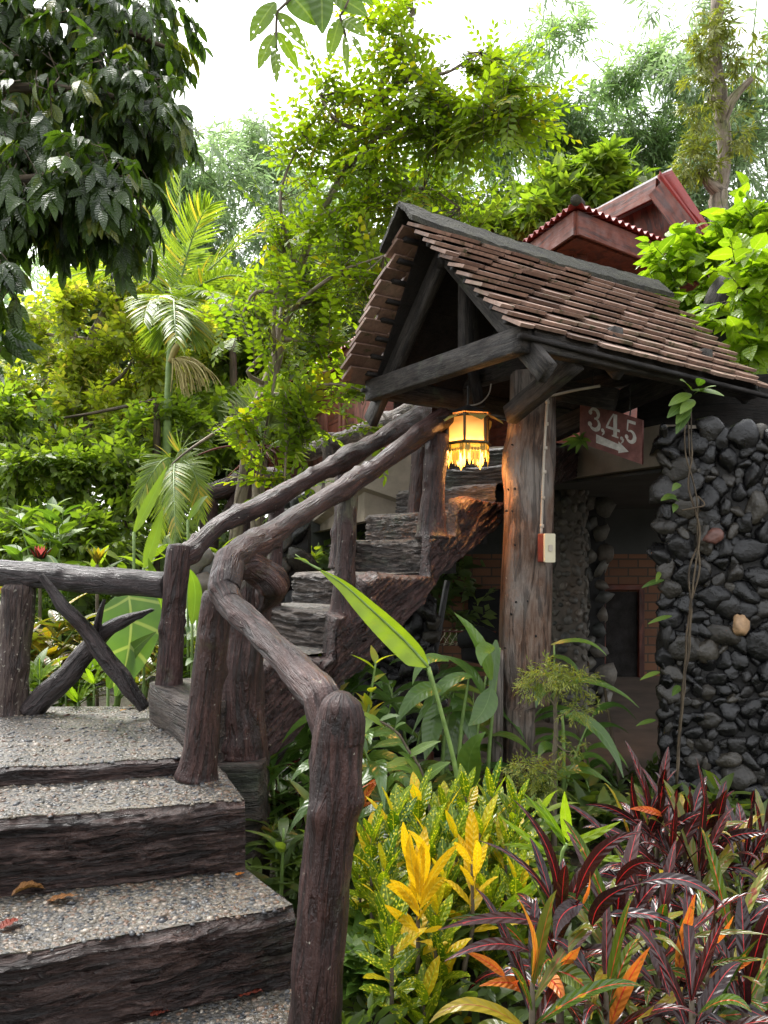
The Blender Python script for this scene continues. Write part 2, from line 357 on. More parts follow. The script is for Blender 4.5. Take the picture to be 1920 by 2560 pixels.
M['ceiling'] = plain('undercroft_ceiling', (.045, .047, .045), (.075, .077, .074), .85, 2, .1)
M['dark'] = plain('dark_interior', (.004, .004, .004), (.01, .01, .01), .9)
M['iron'] = plain('black_iron', (.01, .01, .01), (.03, .028, .025), .5, 30, .1)
M['mortar'] = plain('dark_mortar', (.005, .0045, .0045), (.014, .013, .012), .7, 30, .6)
M['palemortar'] = plain('pale_mortar', (.08, .07, .058), (.15, .13, .105), .85, 14, .3)
M['blackstone'] = stonemat('black_river_stone', [(.0015, .0015, .0018), (.003, .003, .0036), (.006, .006, .0066), (.012, .0112, .0105), (.032, .028, .022)], .25, 1.)
M['tanstone'] = stonemat('tan_stone', [(.24, .15, .08), (.34, .22, .13)], .6, .5)
M['redstone'] = stonemat('red_stone', [(.07, .028, .022), (.1, .045, .035)], .45, .5)
M['greystone'] = stonemat('grey_stone', [(.03, .033, .03), (.07, .07, .064), (.11, .105, .09), (.06, .048, .036), (.16, .145, .125)], .5, .4)
M['pebble'] = stonemat('tread_pebble', [(.014, .015, .018), (.035, .038, .043), (.08, .08, .078), (.14, .12, .09), (.07, .035, .02), (.24, .215, .18)], .3, .25)
M['terra'] = stonemat('terracotta', [(.07, .04, .03), (.13, .078, .058), (.21, .135, .104), (.29, .2, .16), (.17, .115, .09)], .55, .35, lichen=(.2, .165, .11))
M['cream'] = plain('cream_plastic', (.5, .45, .3), (.6, .55, .4), .45, 8, .05)
M['maroon'] = plain('maroon_paint', (.1, .02, .014), (.16, .04, .03), .5, 12, .1)
M['signboard'] = plain('sign_board', (.10, .03, .025), (.22, .085, .07), .6, 18, .4, 6)
M['white'] = plain('white_sign_paint', (.42, .4, .37), (.68, .66, .62), .6, 40, .1)
M['conduit'] = plain('grey_conduit', (.3, .25, .2), (.45, .4, .33), .6, 12, .05)
M['cap'] = plain('mossy_cap', (.006, .005, .004), (.04, .038, .022), .85, 14, 1., 6)
M['brass'] = plain('painted_lantern_frame', (.05, .035, .012), (.1, .07, .025), .45, 30, .1)
# tread: aggregate concrete
m, nt, b, out = newmat('aggregate_concrete'); N = NT(nt); geo = N.n('ShaderNodeNewGeometry').outputs['Position']
v = N.n('ShaderNodeTexVoronoi'); N.l(geo, v.inputs['Vector']); v.inputs['Scale'].default_value = 70
v2 = N.n('ShaderNodeTexVoronoi'); N.l(geo, v2.inputs['Vector']); v2.inputs['Scale'].default_value = 160
cc = N.ramp(N.sep(v.outputs['Color'])[0], [(0, (.018, .02, .023)), (.35, (.06, .062, .064)), (.6, (.115, .1, .08)), (.8, (.10, .055, .033)), (1, (.26, .235, .2))])
sand = N.ramp(N.noise(geo, 2.2, 6, .65), [(.38, (.05, .046, .04)), (.7, (.17, .15, .115))])
c = N.mix(N.ramp(v.outputs['Distance'], [(.42, (1, 1, 1)), (.55, (0, 0, 0))]), sand, cc)
c = N.mix(N.ramp(N.noise(geo, 4.5, 5, .6), [(.6, (0, 0, 0)), (.72, (.8, .8, .8))]), c, (.24, .175, .11))
N.l(c, b.inputs['Base Color']); N.l(N.ramp(N.noise(geo, 6, 3), [(.35, (.22,)*3), (.65, (.6,)*3)]), b.inputs['Roughness'])
hh = N.math('MULTIPLY_ADD', v2.outputs['Distance'], -.4, N.math('MULTIPLY', v.outputs['Distance'], -1))
N.l(N.bump(hh, .9, .008), b.inputs['Normal']); M['tread'] = m
# soil
m, nt, b, out = newmat('leaf_litter_soil'); N = NT(nt); geo = N.n('ShaderNodeNewGeometry').outputs['Position']
N.l(N.ramp(N.noise(geo, 9, 6, .7), [(.35, (.018, .014, .009)), (.55, (.05, .04, .022)), (.7, (.04, .06, .02))]), b.inputs['Base Color']); b.inputs['Roughness'].default_value = .9
N.l(N.bump(N.noise(geo, 30, 5), 1, .03), b.inputs['Normal']); M['soil'] = m
M['floor'] = plain('pale_paving', (.10, .08, .062), (.2, .15, .12), .7, 4, .2)
# brick
def brickmat(name, c1, c2, mo, sc):
    m, nt, b, out = newmat(name); N = NT(nt); r = N.attr('rest'); t = N.n('ShaderNodeTexBrick'); N.l(r, t.inputs[0]); t.inputs['Color1'].default_value = (*c1, 1); t.inputs['Color2'].default_value = (*c2, 1); t.inputs['Mortar'].default_value = (*mo, 1)
    t.inputs['Scale'].default_value = sc; t.inputs['Mortar Size'].default_value = .02; t.inputs['Brick Width'].default_value = .5; t.inputs['Row Height'].default_value = .22
    N.l(t.outputs[0], b.inputs['Base Color']); b.inputs['Roughness'].default_value = .8; N.l(N.bump(N.math('SUBTRACT', 1, t.outputs['Fac']), .6, .01), b.inputs['Normal']); return m
M['brick'] = brickmat('red_brick', (.14, .06, .03), (.2, .09, .045), (.07, .05, .035), 2.4)
# lamp glass
m, nt, b, out = newmat('lit_amber_glass'); N = NT(nt); geo = N.n('ShaderNodeNewGeometry').outputs['Position']
b.inputs['Base Color'].default_value = (.9, .5, .15, 1); b.inputs['Emission Color'].default_value = (1, .36, .06, 1)
zz = N.sep(N.attr('lf'))[0]; N.l(N.ramp(N.math('ADD', zz, N.math('MULTIPLY', N.noise(geo, 30, 3), .25)), [(.05, (2.2,)*3), (.3, (.6,)*3), (.9, (.16,)*3)]), b.inputs['Emission Strength']); M['glass'] = m
m, nt, b, out = newmat('lit_bulb'); b.inputs['Emission Color'].default_value = (1, .75, .4, 1); b.inputs['Emission Strength'].default_value = 12; M['bulb'] = m
m, nt, b, out = newmat('yellow_lantern_metal'); b.inputs['Base Color'].default_value = (.46, .4, .12, 1); b.inputs['Roughness'].default_value = .5
t = nt.nodes.new('ShaderNodeBsdfTranslucent'); t.inputs[0].default_value = (.5, .46, .14, 1); mx = nt.nodes.new('ShaderNodeMixShader'); mx.inputs[0].default_value = .3
nt.links.new(b.outputs[0], mx.inputs[1]); nt.links.new(t.outputs[0], mx.inputs[2]); nt.links.new(mx.outputs[0], out.inputs[0]); M['petal'] = m
# leaves
M['L_dark'] = leafmat('glossy_dark_leaf', (.016, .035, .014), (.06, .11, .018), .34, .42, (.05, .08, .025), .035, .35, c2=(.13, .15, .02), tr=(1.8, 1.9, .5), vsc=16)
M['L_pin'] = leafmat('yellow_green_leaflet', (.08, .15, .01), (.17, .25, .012), .5, .58, (.2, .26, .05), .05, .2, tr=(1.7, 1.7, .5), c2=(.24, .23, .015))
M['L_bam'] = leafmat('bamboo_leaf', (.11, .18, .1), (.22, .3, .17), .5, .55, None, .05, 0, tr=(1.5, 1.7, .9))
M['L_bamfar'] = leafmat('hazed_bamboo_leaf', (.15, .23, .14), (.28, .37, .24), .55, .5, None, .05, 0, tr=(1.4, 1.5, 1.))  # haze of the far background painted in by lightening the leaf colour
M['L_mid'] = leafmat('mid_green_leaf', (.07, .13, .02), (.21, .28, .045), .45, .55, None, .05, 0, tr=(1.6, 1.7, .5))
M['L_yel'] = leafmat('yellow_green_leaf', (.13, .21, .02), (.31, .36, .05), .45, .55, None, .05, 0, c2=(.36, .32, .1), tr=(1.6, 1.6, .5))
M['L_deep'] = leafmat('deep_green_leaf', (.035, .065, .018), (.11, .165, .035), .42, .45, None, .05, 0)
M['L_far'] = leafmat('hazed_tree_leaf', (.06, .10, .045), (.17, .24, .11), .5, .5, None, .05, 0)  # distance haze put into the colour, paler and greyer than nearer leaves
M['L_lush'] = leafmat('lush_green_leaf', (.05, .105, .015), (.14, .22, .03), .5, .4, (.16, .27, .06), .025, .1)
M['L_vine'] = leafmat('bright_vine_leaf', (.09, .17, .012), (.22, .33, .02), .35, .5, (.25, .33, .06), .04, .5, vsc=9)
M['L_palm'] = leafmat('palm_leaflet', (.055, .12, .015), (.19, .27, .03), .38, .45, (.3, .35, .1), .08, .2, c2=(.4, .3, .05))
M['L_ban'] = leafmat('banana_leaf', (.16, .26, .015), (.2, .3, .02), .4, .45, (.3, .38, .1), .04, .06, vsc=40)
M['L_gin'] = leafmat('ginger_leaf', (.04, .09, .02), (.09, .17, .03), .28, .3, (.11, .19, .05), .02, .15, vsc=20)
M['L_spot'] = leafmat('yellow_spotted_croton_leaf', (.055, .13, .008), (.19, .27, .01), .3, .4, (.4, .45, .03), .05, .3, spots=((.66, .62, .04), 95, .46), c2=(.6, .42, .015), vsc=14, tr=(1.3, 1.3, .5))
M['L_gold'] = leafmat('golden_croton_leaf', (.55, .36, .01), (.68, .48, .015), .35, .35, (.6, .5, .05), .05, .4, vsc=14, tr=(1.3, 1.2, .5))
M['L_red'] = leafmat('dark_red_croton_leaf', (.010, .004, .005), (.038, .010, .009), .24, .12, (.42, .025, .03), .035, .25, edge=None, blot=((.22, .02, .02), .68, 18), tr=(2.5, .6, .6), vsc=18)
M['L_redg'] = leafmat('green_red_croton_leaf', (.03, .07, .012), (.08, .12, .015), .25, .25, (.45, .06, .03), .05, .6, blot=((.4, .28, .02), .6, 25), vsc=18)
M['L_orange'] = leafmat('orange_croton_leaf', (.55, .12, .03), (.6, .3, .04), .3, .3, (.6, .05, .03), .06, .5, blot=((.18, .13, .02), .6, 30), vsc=18, tr=(1.3, 1., .6))
M['L_bronze'] = leafmat('bronze_green_leaf', (.06, .08, .014), (.16, .17, .025), .28, .35, (.3, .1, .03), .04, .3, blot=((.22, .05, .02), .6, 14), c2=(.28, .22, .02), vsc=16)
M['L_ear'] = leafmat('elephant_ear_leaf', (.08, .17, .05), (.12, .22, .06), .4, .5, (.35, .42, .15), .025, .3, vsc=8, vcol=.8)
M['L_lace'] = leafmat('lacy_aralia_leaf', (.10, .14, .02), (.24, .26, .04), .5, .4, None, .05, 0)
M['L_hole'] = leafmat('insect_eaten_leaf', (.06, .12, .012), (.09, .15, .012), .4, .45, (.15, .22, .04), .05, .3, holes=60, vsc=12)
M['L_dead'] = leafmat('dead_leaf', (.22, .1, .04), (.4, .22, .1), .4, .1, (.3, .16, .07), .05, .8, vsc=12)
M['L_deadred'] = leafmat('dead_red_leaf', (.16, .03, .02), (.22, .05, .03), .35, .1, (.3, .1, .07), .05, .8, vsc=12)
M['L_fan'] = leafmat('fan_palm_leaf', (.09, .14, .03), (.2, .26, .06), .45, .4, (.3, .34, .12), .08, .2)
M['epi'] = leafmat('epiphyte_leaf', (.08, .11, .02), (.22, .24, .05), .55, .35, None, .05, 0)
# ================= ground =================
gx = np.linspace(-60, 60, 121); gy = np.linspace(-20, 100, 121)
gx = np.sign(gx)*np.abs(gx/60)**1.8*60; X, Y = np.meshgrid(gx, gy, indexing='ij')
rise = 1/(1+np.exp((X+1.0)*5))*1/(1+np.exp(-(Y-3.6)*5))
Z = E-1.36+rise*.35+.03*fbm(np.stack([X*2, Y*2, 0*X], -1))
mb = MB(); mb.add(np.stack([X, Y, Z], -1), gridfaces(121, 121)[:, ::-1]); mb.build('ground', M['soil'], kind='structure')
mb = MB(); box(mb, (2.1, 6.75, E-1.31), 5.4, 4.3, .06); mb.build('path', M['floor'], smooth=False, kind='structure')
# ================= near steps =================
def step_block(name, Lf, Rf, Lb, Rb, zt, zb, label, amp=.03):
    """front face carved like bark, tread in aggregate"""
    t = thing(name, label, 'step', 'steps climbing to the landing')
    nu, nf = 300, 44; Lf, Rf, Lb, Rb = [np.array([*p, 0.]) for p in (Lf, Rf, Lb, Rb)]
    w = np.linalg.norm(Rf-Lf); u = nrm(Rf-Lf); n = np.array([u[1], -u[0], 0]); s = np.linspace(0, 1, nu)
    seed = rng.uniform(0, 90)
    rag = fbm(np.stack([s*w*7+seed, 0*s, 0*s], -1), 3)*.014
    base = Lf[None]+(Rf-Lf)[None]*s[:, None]+n*rag[:, None]
    zz = zt+.010*fbm(np.stack([s*w*5+seed, 0*s+4, 0*s], -1), 2)
    G = np.zeros((nu, nf, 3)); R = np.zeros((nu, nf, 3))
    for j in range(nf):
        k = j/(nf-1); h = zb+(zz-zb)*k; rr = np.stack([s*w*3.6+k*1.1+seed, k*(zt-zb)*34+.9*np.sin(s*w*3+k), 0*s+seed], -1)
        d = amp*(1-2.2*np.abs(fbm(rr, 4)))+.018*fbm(np.stack([s*w*4, k*3+0*s, 0*s+seed], -1), 2)
        e = .02*max(0, (k-.88)/.12)**2
        G[:, j] = base+n*(d*(1 if k < .95 else .35)-e)[:, None]; G[:, j, 2] = h; R[:, j] = np.stack([0*s+k*(zt-zb), d, s*w+seed], -1)
    # right end wraps back
    ne = 24; Gs = np.zeros((ne, nf, 3)); Rs = np.zeros((ne, nf, 3)); us = nrm(Rb-Rf); ns = np.array([us[1], -us[0], 0]); ls = np.linalg.norm(Rb-Rf)
    for i in range(ne):
        q = i/(ne-1)
        for j in range(nf):
            k = j/(nf-1); d = amp*.9*fbm(np.array([q*ls*5+seed, k*4, 3.]), 3)
            Gs[i, j] = G[-1, j]*(1-q)+np.array([Rb[0], Rb[1], G[-1, j, 2]])*q+ns*d*min(1, q*6); Rs[i, j] = (k*(zt-zb), 0, q*ls+seed+w)
    fb = MB(); fb.add(G, gridfaces(nu, nf), R); fb.add(Gs, gridfaces(ne, nf), Rs); fb.build('riser', M['riser'], t)
    nt_ = 16; T = np.zeros((nu, nt_, 3))
    for j in range(nt_):
        k = j/(nt_-1); b_ = Lb[None]+(Rb-Lb)[None]*s[:, None]; T[:, j] = G[:, -1]*(1-k)+np.stack([b_[:, 0], b_[:, 1], 0*s+zt], -1)*k
    T[..., 2] += .004*fbm(T*8, 2)*(np.arange(nt_) > 0)+.003
    tb = MB(); tb.add(T, gridfaces(nu, nt_)); tr = tb.build('tread', M['tread'], t)
    # aggregate stones standing proud
    area = w*np.linalg.norm((Lb+Rb-Lf-Rf)/2); npb = int(min(2600, area*3600))
    a = rng.uniform(0.01, .985, npb); c_ = rng.uniform(.02, .98, npb)**.9
    i0 = (a*(nu-1)).astype(int); j0 = (c_*(nt_-1)).astype(int)
    C = T[i0, j0]+np.stack([rng.normal(0, .006, npb), rng.normal(0, .008, npb), 0*a-.001], -1)
    den = perlin(np.stack([C[:, 0]*3, C[:, 1]*4, 0*a], -1)); keep = den+rng.normal(0, .25, npb) > -.18; C = C[keep]
    pb = MB(); pebbles(pb, C, (0, 0, 1), rng.uniform(.004, .0115, len(C))*(1+rng.uniform(0, 1, len(C))**6*.9), .34, 0, .15); pb.build('aggregate', M['pebble'], tr)
    return t
def G2(px, py, h):  # ground point seen at pixel, h below the eye
    Y = h*F/(py-HZ); return ((px-960)/F*Y, Y)
def ext(a, b, f):  # extend line from b through a
    return (a[0]+(a[0]-b[0])*f, a[1]+(a[1]-b[1])*f)
hA, hB, hC, hD = 1.22, 1.01, .79, .73
def strip(front, back, h, hl, name, label, amp=.028):
    a = G2(*front[0], h); b = G2(*front[1], h); c = G2(*back[0], h); d = G2(*back[1], h)
    a = ext(a, b, .35); c = ext(c, d, .35)
    return step_block(name, a, b, c, d, E-h, E-hl, label, amp)
strip(((0, 1925), (478, 1897)), ((0, 1768), (372, 1768)), hD, hC+.02, 'step', 'pebbled landing slab with thin dark edge beside the log fence', .006)
strip(((0, 2053), (612, 2003)), ((0, 1948), (545, 1915)), hC, hB+.02, 'step', 'pebble-topped step with bark-like riser, just under the landing')
strip(((0, 2400), (735, 2272)), ((0, 2238), (600, 2165)), hB, hA+.02, 'step', 'pebble-topped step carrying the fallen dry leaves')
strip(((0, 3300), (900, 2950)), ((0, 2640), (760, 2450)), hA, 1.45, 'step', 'lowest pebbled step, at the bottom edge beside the front rail post')
# pebble wall pier under first rail post
t = thing('stair_pier', 'dark stone pier under the twisted rail knot, beside the landing', 'pier')
mb = MB(); c0 = P(607, 1890, 3.05)
rr = np.array([-.095, .075]); nu, nv = 30, 40
def lumpy(mb, cx, cy, sx, sy, z0, z1, amp=.02, rz=0, fs=9, n1=14, n2=26, grain='h'):
    per = 4*n1; th = []
    ca, sa = math.cos(rz), math.sin(rz); V = np.zeros((per, n2, 3)); R = np.zeros((per, n2, 3))
    for i in range(per):
        s, q = divmod(i, n1); q = q/n1; x, y = [(-1+2*q, -1), (1, -1+2*q), (1-2*q, 1), (-1, 1-2*q)][s]
        k = (abs(x)**6+abs(y)**6)**(1/6); x /= k; y /= k; x *= sx/2; y *= sy/2
        for j in range(n2): V[i, j] = (cx+x*ca-y*sa, cy+x*sa+y*ca, z0+(z1-z0)*j/(n2-1)); R[i, j] = (y, V[i, j, 2], x+cx) if grain == 'h' else (x, y, V[i, j, 2])
    o = np.array([cx, cy, 0]); dirn = nrm((V-o)*[1, 1, 0]); V += dirn*(amp*fbm(R*[fs, fs, fs*.25]+cx*7, 3))[..., None]
    mb.add(V, gridfaces(per, n2, True), R)
    top = [i*n2+n2-1 for i in range(per)]; mb.loops.append(np.array(top)+mb.n-per*n2); mb.sizes.append(np.array([len(top)]))
lumpy(mb, c0[0], c0[1], .19, .24, E-1.4, c0[2], .03); mb.build('wall', M['riser2'], t)
# ================= upper stairs =================
u = np.array([.677, .736]); v_ = np.array([-.736, .677]); P2 = np.array([-.19, 3.6])
def S(s, v, h): q = P2+u*s+v_*v; return np.array([q[0], q[1], E+h])
stairs = thing('staircase', 'faux-log concrete staircase climbing right to the red house', 'staircase')
levels = [(-.98, -.60), (-.66, -.44), (0.0, -.26), (.33, -.09), (.66, .09), (.96, .26), (1.26, .43), (1.56, .60), (1.86, .77)]
levels = [(-.36, -.44, -.02, .62), (-.02, -.26, 0, .70), (.31, -.09, 0, .74), (.64, .09, 0, .78), (.95, .26, 0, .78), (1.26, .43, 0, .8), (1.57, .58, 0, .85), (1.88, .74, 0, .95)]
for k, (s0, h, va, vb) in enumerate(levels):
    s1 = levels[k+1][0]+.1 if k+1 < len(levels) else s0+.5; h0 = levels[k-1][1]-.02 if k else -.75
    nu, nf = 120, 30; G = np.zeros((nu, nf, 3)); R = np.zeros((nu, nf, 3)); seed = rng.uniform(0, 50)
    q = np.linspace(0, 1, nu)
    for j in range(nf):
        kk = j/(nf-1); vv = vb+(va-vb)*q
        d = .02*(1-2.4*np.abs(fbm(np.stack([vv*4+seed, 0*q+kk*(h-h0)*34+.6*np.sin(vv*6), 0*q], -1), 4)))-.03*max(0, (kk-.85)/.15)**2
        zz = h0+(h-h0)*kk+kk*(.012*perlin(np.stack([vv*4+seed, 0*q, 0*q], -1)))
        xy = P2+u*s0+v_*vv[:, None]-u*d[:, None]
        if True: xy = xy+u*.02*(np.abs(q-.0) < .03)[:, None]
        G[:, j, :2] = xy; G[:, j, 2] = E+zz; R[:, j] = np.stack([0*q+zz, d, vv+seed], -1)
    mb = MB(); mb.add(G, gridfaces(nu, nf), R)
    # left end cap
    T = np.zeros((2, nf, 3)); T[0] = G[0]; T[1] = G[0]+[u[0]*.4, u[1]*.4, 0]; mb.add(T, gridfaces(2, nf)[:, ::-1], np.stack([R[0], R[0]+[0, 0, .4]]))
    mb.build('riser', M['riser2'], stairs)
    T = np.zeros((nu, 6, 3))
    for j in range(6): T[:, j] = G[:, -1]; T[:, j, :2] += u*(s1-s0)*j/5; T[:, j, 2] += .002 if j else 0
    mb = MB(); mb.add(T, gridfaces(nu, 6)); mb.build('tread', M['tread'], stairs)
# first turning step between the two near newels
a = P(375, 1712, 3.45); b = P(500, 1745, 2.95)
mb = MB(); lumpy(mb, (a[0]+b[0])/2+.09, (a[1]+b[1])/2+.04, .62, .26, E-1.3, (a[2]+b[2])/2, .018, math.atan2(b[1]-a[1], b[0]-a[0]), 10); o = mb.build('first_step', M['riser2'], stairs)
# stringer with carved steps, outline in the stair's side plane, 0.16 thick
def side_pt(px, py):  # intersection with vertical plane through P2 along u
    k = (px-960)/F; s = (k*P2[1]-P2[0])/(u[0]-k*u[1]); Y = P2[1]+u[1]*s; return s, HZ-py and (HZ-py)/F*Y
top = [(600, 1640), (700, 1642), (803, 1640), (813, 1533), (850, 1528), (880, 1530), (888, 1442), (920, 1428), (985, 1437), (1046, 1437), (1054, 1336), (1085, 1330), (1112, 1336), (1120, 1248), (1150, 1240), (1200, 1252), (1256, 1258), (1264, 1190), (1300, 1170), (1340, 1175), (1345, 1120), (1420, 1110)]
bot = [(600, 1980), (650, 1945), (700, 1870), (750, 1800), (830, 1720), (900, 1665), (960, 1610), (1040, 1500), (1090, 1440), (1150, 1385), (1200, 1340), (1255, 1290), (1340, 1225), (1420, 1200)]
ts = np.array([side_pt(*p) for p in top]); bs = np.array([side_pt(*p) for p in bot])
ns_ = 520; ss = np.linspace(ts[0, 0], ts[-1, 0], ns_); zt = np.interp(ss, ts[:, 0], ts[:, 1]); zb = np.interp(ss, bs[:, 0], bs[:, 1])
nj = 44; G = np.zeros((ns_, nj, 3)); R = np.zeros((ns_, nj, 3)); dg = nrm(np.array([1., .62])); pg = np.array([-dg[1], dg[0]])
for j in range(nj):
    k = j/(nj-1); z = zb+(zt-zb)*k; al = ss*dg[0]+z*dg[1]; ac = ss*pg[0]+z*pg[1]
    d = .055+.026*(1-2.4*np.abs(fbm(np.stack([al*4, ac*30+.8*np.sin(al*5), 0*al], -1), 4)))+.03*fbm(np.stack([al*5, ac*6, 0*al+3], -1), 3)
    d = d-.05*np.exp(-((1-k)/.04)**2)-.05*np.exp(-(k/.05)**2)
    xy = P2+u*ss[:, None]-v_*d[:, None]; G[:, j, :2] = xy; G[:, j, 2] = E+z+.006*perlin(np.stack([ss*14, 0*ss+k, 0*ss], -1)); R[:, j] = np.stack([ac, d, al], -1)
mb = MB(); mb.add(G, gridfaces(ns_, nj)[:, ::-1], R)
Gb = G.copy(); Gb[..., :2] = (P2+u*ss[:, None]-v_*.005)[:, None]; mb.add(Gb, gridfaces(ns_, nj), R)
for jj in (0, nj-1):
    T = np.stack([G[:, jj], Gb[:, jj]], 1); mb.add(T, gridfaces(ns_, 2), np.stack([R[:, jj], R[:, jj]+[0, .15, 0]], 1))
mb.build('stringer', M['faux'], stairs)
# underside mass of the stair (hidden core)
mb = MB()
for k, (s0, h, va, vb) in enumerate(levels):
    q = [S(s0+.03, .1, h-.03), S(s0+.03, .6, h-.03), S(s0+.36, .6, h-.03), S(s0+.36, .1, h-.03)]
    prism(mb, q, (0, 0, -.16))
mb.build('core', M['mortar'], stairs, smooth=False)
# rails
def post(t, px0, py0, px1, py1, Y, r, flare=1.25, mat='faux', nm='post', Y1=None, amp=.09, ns=20, mid=None):
    a = P(px0, py0, Y); b = P(px1, py1, Y1 or Y); mb = MB()
    pts = [a, a*.9+b*.1, (a+b)/2, b*.92+a*.08, b]; rad = [r*flare, r*(1+(flare-1)*.35), r*.97, r*1.02, r*.86]
    if mid: pts[2] = P(mid[0], mid[1], (Y+(Y1 or Y))/2)
    tube(mb, pts, rad, ns, .014, amp, 9, 4, .008); return mb.build(nm, M[mat], t)
near = thing('handrail', 'twisted faux-branch handrail on the near side, from front post to lantern', 'handrail')
post(near, 782, 2620, 852, 1772, 1.97, .063, 1.1, amp=.07, ns=28, mid=(818, 2150))
mb = MB(); tube(mb, [P(848, 1850, 1.97), P(851, 1790, 1.965), P(853, 1752, 1.965), P(856, 1730, 1.965)], [.062, .058, .046, .018], 24, .008, .05, 9, 6); mb.build('post_knob', M['faux'], near)
ap_ = angular([P(842, 1850, 1.98), P(806, 1745, 2.03), P(723, 1656, 2.2), P(642, 1572, 2.4), P(578, 1512, 2.53), P(560, 1475, 2.58), P(574, 1400, 2.68), P(612, 1374, 2.8), P(650, 1356, 2.92)])
mb = MB(); tube(mb, ap_, np.interp(np.linspace(0, 1, len(ap_)), [0, .15, .35, .55, .65, .8, 1], [.05, .044, .038, .041, .05, .045, .046]), 30, .008, .15, 11, 5, .004); mb.build('rail', M['faux'], near)
post(near, 492, 1945, 545, 1480, 2.72, .055, 1.35, ns=26, Y1=2.66, amp=.06)
post(near, 607, 1895, 628, 1440, 3.05, .08, 1.1, ns=26, amp=.13, mid=(608, 1660))
mb = MB(); tube(mb, [P(585, 1425, 2.7), P(612, 1408, 2.8), P(655, 1420, 2.86), P(680, 1445, 2.88), P(672, 1490, 2.92), P(650, 1530, 2.95)], [.03, .045, .05, .052, .045, .02], 28, .008, .26, 12, 5, .03); mb.build('knot', M['faux'], near)
mb = MB(); tube(mb, [P(600, 1395, 2.76), P(640, 1362, 2.95), P(664, 1345, 3.02), P(725, 1304, 3.2), P(798, 1257, 3.4), P(870, 1214, 3.58), P(942, 1167, 3.75), P(1000, 1122, 3.88), P(1050, 1086, 4.0), P(1112, 1042, 4.12)], [.04, .056, .05, .042, .041, .048, .04, .046, .05, .05], 26, .01, .13, 10, 5, .008, rag=.014); mb.build('rail', M['faux'], near)
post(near, 857, 1542, 872, 1228, 3.62, .044, 1.7); post(near, 1076, 1345, 1094, 1085, 4.1, .057, 1.55, amp=.14)
far = thing('handrail', 'faux-branch handrail on the far side of the stairs, rising from the short newel', 'handrail')
post(far, 418, 1745, 448, 1362, 3.38, .05, 1.35, ns=24)
mb = MB(); tube(mb, [P(440, 1400, 3.38), P(470, 1384, 3.42), P(490, 1366, 3.48), P(540, 1322, 3.6), P(581, 1297, 3.68), P(640, 1268, 3.82), P(690, 1246, 3.95), P(762, 1203, 4.12), P(830, 1166, 4.3), P(870, 1142, 4.42), P(930, 1110, 4.6), P(979, 1080, 4.75), P(1062, 1024, 5.0)], [.035, .05, .04, .04, .043, .044, .052, .043, .046, .06, .046, .05, .05], 24, .012, .13, 10, 5, .008, rag=.012); mb.build('rail', M['faux'], far)
post(far, 680, 1535, 692, 1262, 3.97, .038, 1.4); post(far, 850, 1420, 862, 1165, 4.45, .05, 1.3, amp=.12); post(far, 1042, 1290, 1056, 1085, 4.9, .055, 1.3, amp=.12)
balc = thing('balcony_rail', 'log balcony rail in front of the pink window shutter', 'railing')
mb = MB(); tube(mb, [P(770, 1132, 8.2), P(840, 1106, 7.4), P(920, 1075, 6.7), P(1000, 1040, 6.1), P(1062, 1005, 5.7)], [.085, .08, .075, .07, .065], 16, .03, .08, 10, 3, .02); mb.build('rail', M['lichenlog'], balc)
post(balc, 826, 1240, 834, 1086, 7.4, .09, 1.1, 'lichenlog'); post(balc, 1000, 1200, 1004, 1040, 6.0, .07, 1.1, 'faux')
brg = thing('bridge_rail', 'distant brown log railing half hidden by shrubs behind the slim tree', 'railing')
mb = MB(); tube(mb, [P(512, 1236, 7.5), P(560, 1222, 7.5), P(620, 1196, 7.5), P(700, 1192, 7.5)], .09, 14, .04, .08); mb.build('rail', M['faux'], brg)
for (a, b) in (((522, 1370), (522, 1230)), ((606, 1340), (612, 1180)), ((690, 1340), (700, 1180))): post(brg, *a, *b, 7.5, .085, 1.1)
mb = MB(); tube(mb, [P(530, 1350, 7.5), P(570, 1280, 7.5), P(612, 1205, 7.5)], .05, 12, .05, .08); tube(mb, [P(560, 1230, 7.6), P(640, 1290, 7.6), P(700, 1350, 7.6)], .05, 12, .05, .08); mb.build('brace', M['faux'], brg)
# landing fence
fen = thing('log_fence', 'dark log fence with crossed branches at the back of the landing', 'fence')
mb = MB(); tube(mb, [P(-260, 1412, 3.62), P(0, 1430, 3.58), P(200, 1447, 3.52), P(418, 1463, 3.42)], [.062, .06, .058, .056], 20, .02, .07, 9, 2, .006); mb.build('rail', M['darklog'], fen)
post(fen, 24, 1785, 50, 1462, 3.55, .066, 1.25, 'lichenlog', amp=.12, ns=22)
mb = MB(); tube(mb, [P(102, 1440, 3.42), P(160, 1520, 3.42), P(225, 1592, 3.44), P(290, 1680, 3.45), P(366, 1768, 3.46)], [.012, .027, .034, .036, .026], 18, .012, .16, 9, 4, .025); mb.build('brace', M['darklog'], fen)
mb = MB(); tube(mb, [P(70, 1775, 3.55), P(150, 1700, 3.55), P(215, 1638, 3.55), P(275, 1578, 3.53), P(330, 1540, 3.5), P(378, 1520, 3.5)], [.05, .045, .04, .032, .02, .008], 18, .012, .18, 9, 4, .03, rag=.02)
tube(mb, [P(248, 1600, 3.54), P(245, 1560, 3.5), P(262, 1496, 3.46)], [.024, .016, .006], 12, .012, .18, wob=.02); mb.build('brace', M['darklog'], fen)
# ================= gate =================
Mx, My = .2975, 3.92; dv = np.array([.837, .548]); ne_ = np.array([.548, -.837])
def Rf(t, w, h): return np.array([Mx+dv[0]*t+ne_[0]*w, My+dv[1]*t+ne_[1]*w, E+h])
D3 = np.array([*dv, 0]); N3 = np.array([*ne_, 0])
gate = thing('gate_shelter', 'tiled gate roof on a thick weathered timber post, over the stair foot', 'gate shelter')
